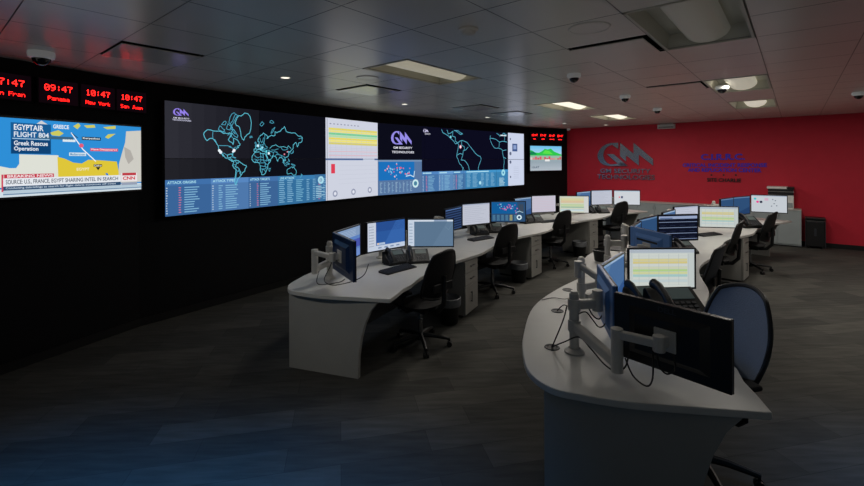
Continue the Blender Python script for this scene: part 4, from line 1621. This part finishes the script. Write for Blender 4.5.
def make_monitor():
    t = thing('monitor', 'black monitor', 'monitor', (0, 0, 0), 0, 'desk monitors')
    sh_ = MB()
    sh_.box((0, 0.014, MH / 2), (MW, .024, MH))
    o = sh_.build('housing', M['shell'], t, bevel=.006)
    bk_ = MB()
    bk_.add([(-.20, .026, .05), (.20, .026, .05), (.20, .026, MH - .05), (-.20, .026, MH - .05), (-.16, .046, .08), (.16, .046, .08), (.16, .046, MH - .08), (-.16, .046, MH - .08)],
            [(0, 4, 5, 1), (1, 5, 6, 2), (2, 6, 7, 3), (3, 7, 4, 0), (4, 7, 6, 5)])
    bk_.build('rear_cover', M['shell'], t, bevel=.006)
    bz = MB()
    e = .012
    for x0, z0, x1, z1 in ((-MW / 2, 0, MW / 2, .014), (-MW / 2, MH - e, MW / 2, MH), (-MW / 2, 0, -MW / 2 + e, MH), (MW / 2 - e, 0, MW / 2, MH)):
        bz.box(((x0 + x1) / 2, -.001, (z0 + z1) / 2), (x1 - x0, .008, z1 - z0))
    bz.build('bezel', M['bezel'], t)
    s = mesh_obj('screen', scr_mesh('off'), t)
    s.location = (0, 0.0005, .014)
    return t


mon0 = make_monitor()
used = [False]


def monitor(x, y, z, ang, kind, label, shell=None):
    if not used[0]:
        used[0] = True
        t = mon0
    else:
        t = dup(mon0)
    t.location = (x, y, z)
    t.rotation_euler = (0, 0, ang)
    t['label'] = label
    for ch in kids(t):
        if ch.name.startswith('screen'):
            ch.data = scr_mesh(kind)
        if ch.name.startswith('housing') or ch.name.startswith('rear_cover'):
            ch.data = SHB[(shell, ch.name.split('.')[0])]
    return t


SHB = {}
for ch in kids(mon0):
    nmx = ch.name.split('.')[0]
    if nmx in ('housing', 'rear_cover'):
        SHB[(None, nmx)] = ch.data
        for code, mname in (('b', 'shell_bluelit'), ('n', 'shell_navylit')):
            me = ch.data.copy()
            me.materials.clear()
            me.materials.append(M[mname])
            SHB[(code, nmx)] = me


def P(px, Y):
    return ((px - CX) / FPX * Y, Y)


# (unit, slot, (x, y), angle deg, z of lower edge, content, label, shell)
MON = [
    (UL[0], 'near', (-.80, 3.975), 120, .925, 'off', 'black monitor turned edge-on at the left end of the nearest left desk', 'n'),
    (UL[0], 'a', P(348, 4.6), 74, .91, 'blue_window', 'monitor with pale blue bands behind the edge-on one, nearest left desk', None),
    (UL[0], 'b', (-.54, 5.16), 44, .912, 'desktop', 'monitor with bright blue desktop and white sidebar on the nearest left desk', None),
    (UL[0], 'far', P(430.2, 5.4), 0, .895, 'greyblue', 'monitor with plain grey blue screen behind the nearest left chair', None),
    (UL[1], 'a', P(453.5, 6.6), 61, .91, 'bluelist', 'dark blue list monitor at the start of the second left desk', None),
    (UL[1], 'b', P(476, 7.05), 33, .93, 'white', 'white page monitor between dark list and map dashboard, second left desk', None),
    (UL[1], 'far', P(508, 7.2), -3, .945, 'dashboard', 'monitor with blue world map dashboard and white ring on the second left desk', None),
    (UL[2], 'a', P(523, 8.35), 45, .91, 'paleblue', 'narrow pale blue monitor beside the map dashboard, third left desk', None),
    (UL[2], 'b', P(543.6, 8.9), 19, .905, 'pinkwhite', 'pinkish white page monitor on the third left desk', None),
    (UL[2], 'far', P(573.8, 8.75), -10, .905, 'yellow_orange', 'monitor with orange and green striped table on the third left desk', None),
    (UL[3], 'a', P(583.5, 9.9), 40, .91, 'paleblue', 'sliver of blue monitor behind the striped table, farthest left desk', None),
    (UL[3], 'b', P(601.6, 10.35), 15, .91, 'white', 'white page monitor on the farthest left desk, behind its phones', None),
    (UL[3], 'far', P(626.7, 10.25), -14, .91, 'two_marks', 'white monitor with two tiny marks against the red wall, farthest left desk', None),
    (UR[0], 'near', (1.232, 2.275), 128.5, .85, 'off', 'large black monitor seen from behind in front, nearest right desk', None),
    (UR[0], 'a', (1.16, 2.885), 78, .85, 'paleblue', 'blue-lit monitor seen edge-on between silver arms and black monitor back', 'b'),
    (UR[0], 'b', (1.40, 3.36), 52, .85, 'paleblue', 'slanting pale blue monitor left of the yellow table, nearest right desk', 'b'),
    (UR[0], 'far', P(661.3, 3.74), 0, .85, 'yellow', 'bright monitor with yellow and green table above the two front phones', None),
    (UR[1], 'near', (2.135, 4.26), 100, .92, 'off', 'blue-lit monitor back with dark slot, second right desk', 'b'),
    (UR[1], 'a', (2.27, 4.85), 55, .90, 'dimblue', 'blue monitor half hidden by the slotted back, second right desk', None),
    (UR[1], 'b', P(648, 5.4), 43, .90, 'dimblue', 'narrow blue monitor next to the dark table screen, second right desk', None),
    (UR[1], 'far', P(677.7, 5.75), 8, .89, 'darklist', 'monitor with dark table and white rules on the second right desk', None),
    (UR[2], 'a', P(669, 6.5), 45, .85, 'paleblue', 'sliver of blue monitor above the dark table, third right desk', None),
    (UR[2], 'b', P(686, 7.0), 24, .87, 'white', 'sliver of white monitor above the dark table screen, third right desk', None),
    (UR[2], 'far', P(718.5, 7.1), -13, .85, 'yellow', 'monitor with pale yellow table behind the keyboard, third right desk', None),
    (UR[3], 'a', P(727, 7.95), 36, .91, 'dimblue', 'narrow blue monitor, first of three on the farthest right desk', None),
    (UR[3], 'b', P(741.5, 8.3), 28, .91, 'dimblue', 'blue monitor in the middle of the farthest right desk', None),
    (UR[3], 'far', P(768.6, 8.6), -33, .91, 'dots', 'white monitor with cyan, pink and black dots in front of the printer', None),
]
CL = {}
for u, slot, (x, y), ang, z, kind, lab, sh in MON:
    t = monitor(x, y, z, R(ang), kind, lab, sh)
    if u.row == 'right' and u.i == 0 and slot == 'near':
        bm_ = raised(text_polys('DELL', .02)[0], 'brand_mark', M['brand'], -.045, .045, MH - .045, MH - .018, .001, t)
        bm_.rotation_euler = (0, 0, PI)
        bm_.location = (0, .027, 0)
        for ch in kids(t):
            if ch.name.startswith('bezel'):
                pass
    if u.row == 'right' and u.i == 1 and slot == 'near':
        MB().box((0, .0465, MH - .105), (.30, .004, .020)).build('slot', M['bezel'], t)
    CL.setdefault((u.row, u.i), {})[slot] = (x, y, z, R(ang))


# ---------------------------------------------------------------- monitor arms: two-armed posts at the back of each desk
def arm_post(u, lx, ly, slots, label, lift=0.0):
    ms = [CL[(u.row, u.i)][s] for s in slots if s in CL[(u.row, u.i)]]
    if not ms:
        return
    w_ = u.w(lx, ly)
    t = thing('monitor_mount', label, 'monitor arm', (w_.x, w_.y, DZ), u.ang, 'silver monitor arms')
    inv = (Matrix.Translation((w_.x, w_.y, DZ)) @ Matrix.Rotation(u.ang, 4, 'Z')).inverted()
    MB().lathe([(.001, 0.0), (.062, 0.0), (.062, .010), (.045, .02), (.036, .03)], n=22).build('base', M['alu'], t, smooth=True)
    MB().cyl((0, 0, .02), (0, 0, .37), .030, n=18).cyl((0, 0, .37), (0, 0, .385), .026, .02, n=18).build('pole', M['alu'], t, smooth=True)
    zs = [.13, .30]
    for k, (x, y, z, ang) in enumerate(ms):
        nx, ny = -math.sin(ang), math.cos(ang)         # behind the monitor
        zc = z + MH / 2 - DZ
        hp = inv @ Vector((x + nx * .05, y + ny * .05, DZ))
        hp.z = zc
        hb2 = inv @ Vector((x + nx * .115, y + ny * .115, DZ))
        hb2.z = zc
        zl = zs[k % 2] if len(ms) > 1 else .22
        # elbow off to the outer side
        d = Vector((hb2.x, hb2.y))
        dist = d.length
        l1 = max(dist * .58, .14)
        ux = d.normalized() if dist > 1e-6 else Vector((0, -1))
        side = Vector((-ux.y, ux.x)) * (1 if k == 0 else -1)
        el2 = ux * dist * .5 + side * .10
        if u.i == 0 and slots[k] == 'near':
            el2 = ux * dist * .62 + side * .07
        ov = {('left', 'near'): (-1.14, 4.22), ('right', 'near'): (1.0, 2.37)}.get((u.row, slots[k])) if u.i == 0 else None
        z0 = zl
        if ov:
            e3 = inv @ Vector((ov[0], ov[1], DZ))
            el2 = Vector((e3.x, e3.y))
            z0, zl = .17, .10 if u.row == 'right' else .17
        el = Vector((el2.x, el2.y, zl))
        ci = MB().cyl((0, 0, z0 - .035), (0, 0, z0 + .035), .039, n=18)
        ci.build('collar', M['alu'], t, smooth=True)
        MB().bar((0, 0, z0), (el.x, el.y, zl), .05, .058).build('lower_link', M['alu'], t, bevel=.012, segs=3)
        zu = zl + (.055 if zc > zl else -.055)
        zt = max(min(zc, zl + .16), zl + .055)
        eb = MB().cyl((el.x, el.y, zl - .045), (el.x, el.y, zt + .03), .032, n=18)
        eb.build('elbow', M['alu'], t, smooth=True)
        MB().bar((el.x, el.y, zt), (hb2.x, hb2.y, zc), .042, .044).build('upper_link', M['alu'], t, bevel=.010, segs=3)
        q = Matrix.Rotation(ang - u.ang, 4, 'Z')
        hd = MB()
        hd.box(tuple((hp + hb2) / 2), (.045, .075, .055), mtx=q)
        hd.cyl((hb2.x, hb2.y, zc - .04), (hb2.x, hb2.y, zc + .04), .03, n=16)
        hd.box(tuple(hp), (.11, .012, .11), mtx=q)
        hd.build('head', M['alu'], t, bevel=.004)


for units in (UL, UR):
    for u in units:
        arm_post(u, .307, .936, ['near', 'a'], 'silver monitor arm on the near end of the ' + u.name)
        arm_post(u, 1.35, 1.0, ['far', 'b'], 'silver monitor arm on the far end of the ' + u.name)


# ---------------------------------------------------------------- phones and keyboards
def make_phone():
    t = thing('desk_phone', 'phone', 'phone', (0, 0, 0), 0, 'black desk phones')
    prof = [(-.10, 0), (.09, 0), (.09, .13), (.07, .145), (-.10, .03)]      # (y, z)
    bb = MB()
    bb.prism(prof, -.135, .135, lambda y, z, x: (x, y, z))
    bb.build('body', M['plastic'], t, bevel=.006)
    sl = Vector((0, .17, .115)).normalized()
    nm_ = Vector((0, -sl.z, sl.y))
    q = Matrix(((1, 0, 0), (0, sl.y, nm_.y), (0, sl.z, nm_.z))).to_4x4()

    def on(x, s, h=0.002):
        p0 = Vector((x, -.10, .03)) + sl * s + nm_ * h
        return p0
    MB().box(on(.04, .155, .003), (.13, .07, .006), mtx=q).build('display', M['lcd'], t)
    kp = MB()
    for i in range(4):
        for j in range(4):
            kp.box(on(-.01 + i * .032, .022 + j * .024, .003), (.022, .015, .006), mtx=q)
    kp.build('keypad', M['key'], t)
    hs = MB()
    pts = [on(-.092, s, h) for s, h in ((-.005, .030), (.03, .052), (.10, .062), (.17, .052), (.205, .030))]
    hs.tube(pts, [.026, .024, .019, .024, .028], n=10)
    hs.build('handset', M['plastic'], t, smooth=True)
    cp = []
    for k in range(60):
        a = k * .9
        tt = k / 59
        cp.append((-.13 - .03 * math.sin(PI * tt) + .006 * math.cos(a), -.09 + .13 * tt, .016 + .006 * math.sin(a)))
    MB().tube(cp, .0025, n=5).build('cord', M['cable'], t, smooth=True)
    return t


ph0 = make_phone()
kb_first = [True]


def phone(x, y, ang, label, s=1.0):
    t = ph0 if kb_first[0] else dup(ph0)
    kb_first[0] = False
    t.location = (x, y, DZ)
    t.rotation_euler = (0, 0, ang)
    t.scale = (s, s, s)
    t['label'] = label


def make_keyboard():
    t = thing('keyboard', 'keyboard', 'keyboard', (0, 0, 0), 0, 'black keyboards')
    MB().add([(-.225, -.075, 0), (.225, -.075, 0), (.225, .075, 0), (-.225, .075, 0), (-.225, -.075, .012), (.225, -.075, .012), (.225, .075, .026), (-.225, .075, .026)],
             [(0, 3, 2, 1), (4, 5, 6, 7), (0, 1, 5, 4), (1, 2, 6, 5), (2, 3, 7, 6), (3, 0, 4, 7)]).build('case', M['kb'], t, bevel=.003)
    kp = MB()
    for j in range(6):
        for i in range(15):
            z = .012 + .014 * (j + .7) / 6.2
            kp.box((-.205 + i * .0285 + .003 * (j % 2), -.06 + j * .0235, z + .004), (.023, .018, .007))
    kp.build('keys', M['kbkey'], t)
    return t


kb0 = make_keyboard()
kf = [True]


def keyboard(x, y, ang, label):
    t = kb0 if kf[0] else dup(kb0)
    kf[0] = False
    t.location = (x, y, DZ)
    t.rotation_euler = (0, 0, ang)
    t['label'] = label


def dk(px, py):     # a point on the desk top under picture position
    Y = FPX * (EYE - DZ) / (py - yh(px))
    return at(px, Y)


x, y = dk(395, 263.2)
phone(x, y, UL[0].ang - R(28), 'black desk phone with lit display behind the keyboard, nearest left desk')
x, y = dk(417, 262)
phone(x, y, UL[0].ang - R(52), 'black desk phone under the grey blue monitor, nearest left desk')
x, y = dk(397.5, 270.2)
keyboard(x, y, UL[0].ang - R(14), 'black keyboard in front of the phones on the nearest left desk')
x, y = dk(479, 234.5)
phone(x, y, UL[1].ang - R(30), 'black desk phone under the white page monitor, second left desk')
x, y = dk(494, 232.3)
phone(x, y, UL[1].ang - R(50), 'black desk phone under the map dashboard, second left desk')
x, y = dk(480.5, 239.3)
keyboard(x, y, UL[1].ang - R(14), 'black keyboard in front of the phones on the second left desk')
x, y = dk(535.5, 222.3)
phone(x, y, UL[2].ang - R(28), 'black desk phone beneath the pinkish monitor, third left desk')
x, y = dk(527.5, 223.0)
phone(x, y, UL[2].ang - R(18), 'black desk phone between dashboard and pinkish monitor, third left desk')
x, y = dk(548.5, 222)
keyboard(x, y, UL[2].ang - R(20), 'black keyboard by the chair on the third left desk')
x, y = dk(593.5, 212.8)
phone(x, y, UL[3].ang - R(10), 'first black desk phone beside the striped table, farthest left desk')
x, y = dk(602, 213.0)
phone(x, y, UL[3].ang - R(30), 'black desk phone under the white monitor, farthest left desk')
phone((643 - CX) / FPX * 3.52, 3.50, R(8), 'black desk phone below the yellow table screen, farther from the silver arm head', 1.2)
phone((675 - CX) / FPX * 3.34, 3.34, R(4), 'black desk phone with tall handset behind the big black monitor', 1.42)
x, y = dk(708.5, 235.2)
keyboard(x, y, UR[2].ang - R(22), 'dark keyboard under the pale yellow table, third right desk')
x, y = dk(748.5, 227.2)
phone(x, y, UR[3].ang - R(35), 'black desk phone at the front of the farthest right desk', 1.3)
x, y = dk(684, 253)
phone(x, y, UR[1].ang - R(40), 'black desk phone beneath the dark table screen, second right desk')

# dark bowl-like container and flat dark piece on the second right desk
x, y = dk(600.5, 261)
t = thing('dark_container', 'dark round container on the second right desk behind the blue-lit monitor', 'container', (x, y, DZ))
MB().lathe([(.001, .003), (.07, .003), (.076, .01), (.09, .13), (.093, .135), (.086, .13), (.07, .012), (.001, .01)], n=22).build('body', M['cup'], t, smooth=True)
MB().lathe([(.088, .118), (.097, .122), (.098, .136), (.088, .138)], n=22).build('rim', M['chairp'], t, smooth=True)
x, y = dk(617, 249)
t = thing('dark_piece', 'flat dark piece lying behind the dark container on the second right desk', 'piece', (x, y, DZ), UR[1].ang)  # low flat dark box on the desk top
MB().box((0, 0, .008), (.34, .18, .016)).build('sheet', M['cup'], t, bevel=.006)


# ---------------------------------------------------------------- grommets and cables
def grommet(px, py, label):
    x, y = dk(px, py)
    t = thing('cable_grommet', label, 'grommet', (x, y, DZ), 0, 'desk cable grommets')
    MB().lathe([(.001, .001), (.034, .001), (.036, .006), (.046, .006), (.05, .0005)], n=20).build('rim', M['grom'], t, smooth=True)
    MB().cyl((0, 0, .001), (0, 0, .0035), .030, n=18).build('hole', M['cable'], t)
    return x, y


g1 = grommet(551, 347.5, 'grey cable grommet at the foot of the front silver arm')
g2 = grommet(556.5, 311, 'grey cable grommet farther back by the second silver arm')
g3 = grommet(567, 290, 'grey cable grommet near the inner corner of the right desks')


def cable(name_label, pts, r=.0045):
    sp = catmull([Vector(p) for p in pts], 8)
    o = MB().tube(sp, r, n=6).build('cable', M['cable'], None, smooth=True)
    tag(o, name_label, 'cable', 'black desk cables')


u = UR[0]
post = u.w(.307, .936, DZ)


def q3(px, py, Y):
    x, y = at(px, Y)
    return (x, y, max(zat(px, py, Y), DZ + .005))


cable('black cable from the front grommet up the silver pole', [(g1[0], g1[1], DZ + .004), q3(557, 333, 2.78), q3(563, 318, 2.74), q3(566, 306, 2.70)])
cable('black cable from the front grommet across the desk to the black monitor arm', [(g1[0], g1[1], DZ + .005), q3(563, 342, 2.72), q3(578, 337, 2.66), q3(590, 349, 2.55), q3(603, 364, 2.45), q3(614, 371, 2.40), q3(624, 367, 2.34), q3(628, 352, 2.28)])
cable('black cable hanging in a deep loop below the black monitor', [q3(624, 358, 2.36), q3(632, 376, 2.32), q3(645, 386, 2.26), q3(651, 380, 2.25), q3(652, 362, 2.23), q3(651, 346, 2.22)])
cable('short black cable loop at the back of the black monitor head', [q3(656, 350, 2.20), q3(658, 366, 2.20), q3(666, 374, 2.19), q3(674, 368, 2.16), q3(672, 355, 2.14)])
cable('black cable sagging between the silver poles and the blue-lit monitor', [q3(577, 314, 2.72), q3(585, 312, 2.75), q3(592, 320, 2.78), q3(598, 327, 2.80), q3(604, 324, 2.82), q3(606, 312, 2.86)])
cable('second black cable sagging beside the blue-lit monitor', [q3(586, 303, 2.9), q3(591, 314, 2.88), q3(598, 319, 2.86), q3(603, 312, 2.86)])
cable('thin black cable lying from the second grommet to the silver pole', [(g2[0], g2[1], DZ + .005), q3(563, 305, 3.4), q3(570, 308, 3.3)])
cable('thin black cable lying across the pale desk towards its far edge', [q3(541, 300, 3.76), q3(552, 298, 3.82), q3(563, 299, 3.75), q3(570, 298, 3.75)], .003)
u0 = UL[0]
a0 = [u0.w(.307 + dx, .936 + dy, z) for dx, dy, z in ((.0, -.05, 1.05), (-.10, -.10, .92), (-.22, -.12, .80), (-.20, -.22, .757), (-.02, -.30, .757), (.10, -.36, .80), (.10, -.42, .92))]
cable('black cable looping round the silver arm on the nearest left desk', [tuple(p_) for p_ in a0])
a1 = [u0.w(.307 + dx, .936 + dy, z) for dx, dy, z in ((-.03, .04, 1.0), (-.14, .02, .85), (-.24, -.06, .757), (-.10, -.2, .757), (.02, -.18, .757))]
cable('inner black cable loop beside the silver arm on the nearest left desk', [tuple(p_) for p_ in a1])

# ================================================================ LIGHT
w = bpy.data.worlds.new('dim_room')
SC.world = w
w.use_nodes = True
bg = w.node_tree.nodes['Background']
bg.inputs['Strength'].default_value = 1.0
wn = w.node_tree
wtc = wn.nodes.new('ShaderNodeTexCoord')
wsx = wn.nodes.new('ShaderNodeSeparateXYZ')
wmr = wn.nodes.new('ShaderNodeMapRange')
wmr.inputs['From Min'].default_value = -0.30
wmr.inputs['From Max'].default_value = 0.0
wcr = wn.nodes.new('ShaderNodeValToRGB')
wcr.color_ramp.elements[0].color = (0.23, 0.22, 0.205, 1)      # added warm glow from below, lifts the ceiling
wcr.color_ramp.elements[1].color = (0.014, 0.030, 0.048, 1)      # dim cool surroundings
wn.links.new(wtc.outputs['Generated'], wsx.inputs[0])
wn.links.new(wsx.outputs['Z'], wmr.inputs['Value'])
wn.links.new(wmr.outputs['Result'], wcr.inputs['Fac'])
wn.links.new(wcr.outputs['Color'], bg.inputs['Color'])


def area(name, loc, rot, sx, sy, e, col):
    ld = bpy.data.lights.new(name, 'AREA')
    ld.shape = 'RECTANGLE'
    ld.size, ld.size_y = sx, sy
    ld.energy = e
    ld.color = col
    o = bpy.data.objects.new(name, ld)
    COL.objects.link(o)
    o.location = loc
    o.rotation_euler = rot
    return o


for nm_, lx, wx, e_ in (('added_cool_glow', -1.55, 2.8, 14), ('added_cool_glow', 3.0, .7, 3.2)):  # added blue lamps without a fixture, tint the near floor
    cg_ = area(nm_, (lx, 1.45, 2.88), (R(14), 0, 0), wx, 0.6, e_, (0.015, 0.34, 1.0))
    cg_.data.spread = R(48)
for (lx, ly), e_ in (((6.1, 4.1), 24), ((7.9, 6.2), 22)):
    area('troffer_lamp', (lx, ly, 2.93), (0, 0, GANG), .3, 1.2, e_, (1.0, 0.93, 0.84))
ld = bpy.data.lights.new('added_panel_spot', 'SPOT')  # added unseen spot, brightens the left row's end panel
ld.energy = 60
ld.spot_size = R(34)
ld.spot_blend = 1.0
ld.shadow_soft_size = 0.05
ld.color = (1.0, .95, .86)
so = bpy.data.objects.new('added_panel_spot', ld)
COL.objects.link(so)
so.location = (-2.6, 1.6, 2.88)
so.rotation_euler = (Vector((-0.95, 3.95, 0.55)) - Vector(so.location)).to_track_quat('-Z', 'Y').to_euler()

# ================================================================ CAMERA
cam = bpy.data.cameras.new('camera')
cam.sensor_fit = 'HORIZONTAL'
cam.sensor_width = 36.0
cam.lens = 36.0 * FPX / 864.0
cam.shift_y = -(243 - CY0) / 864.0
cam.clip_start = 0.05
co = bpy.data.objects.new('camera', cam)
COL.objects.link(co)
co.matrix_world = Matrix.Translation((0, 0, EYE)) @ Matrix.Rotation(R(90), 4, 'X') @ Matrix.Rotation(-math.atan(ROLL), 4, 'Z')
SC.camera = co
SC.view_settings.view_transform = 'Standard'
SC.view_settings.look = 'None'
SC.view_settings.exposure = 0.0
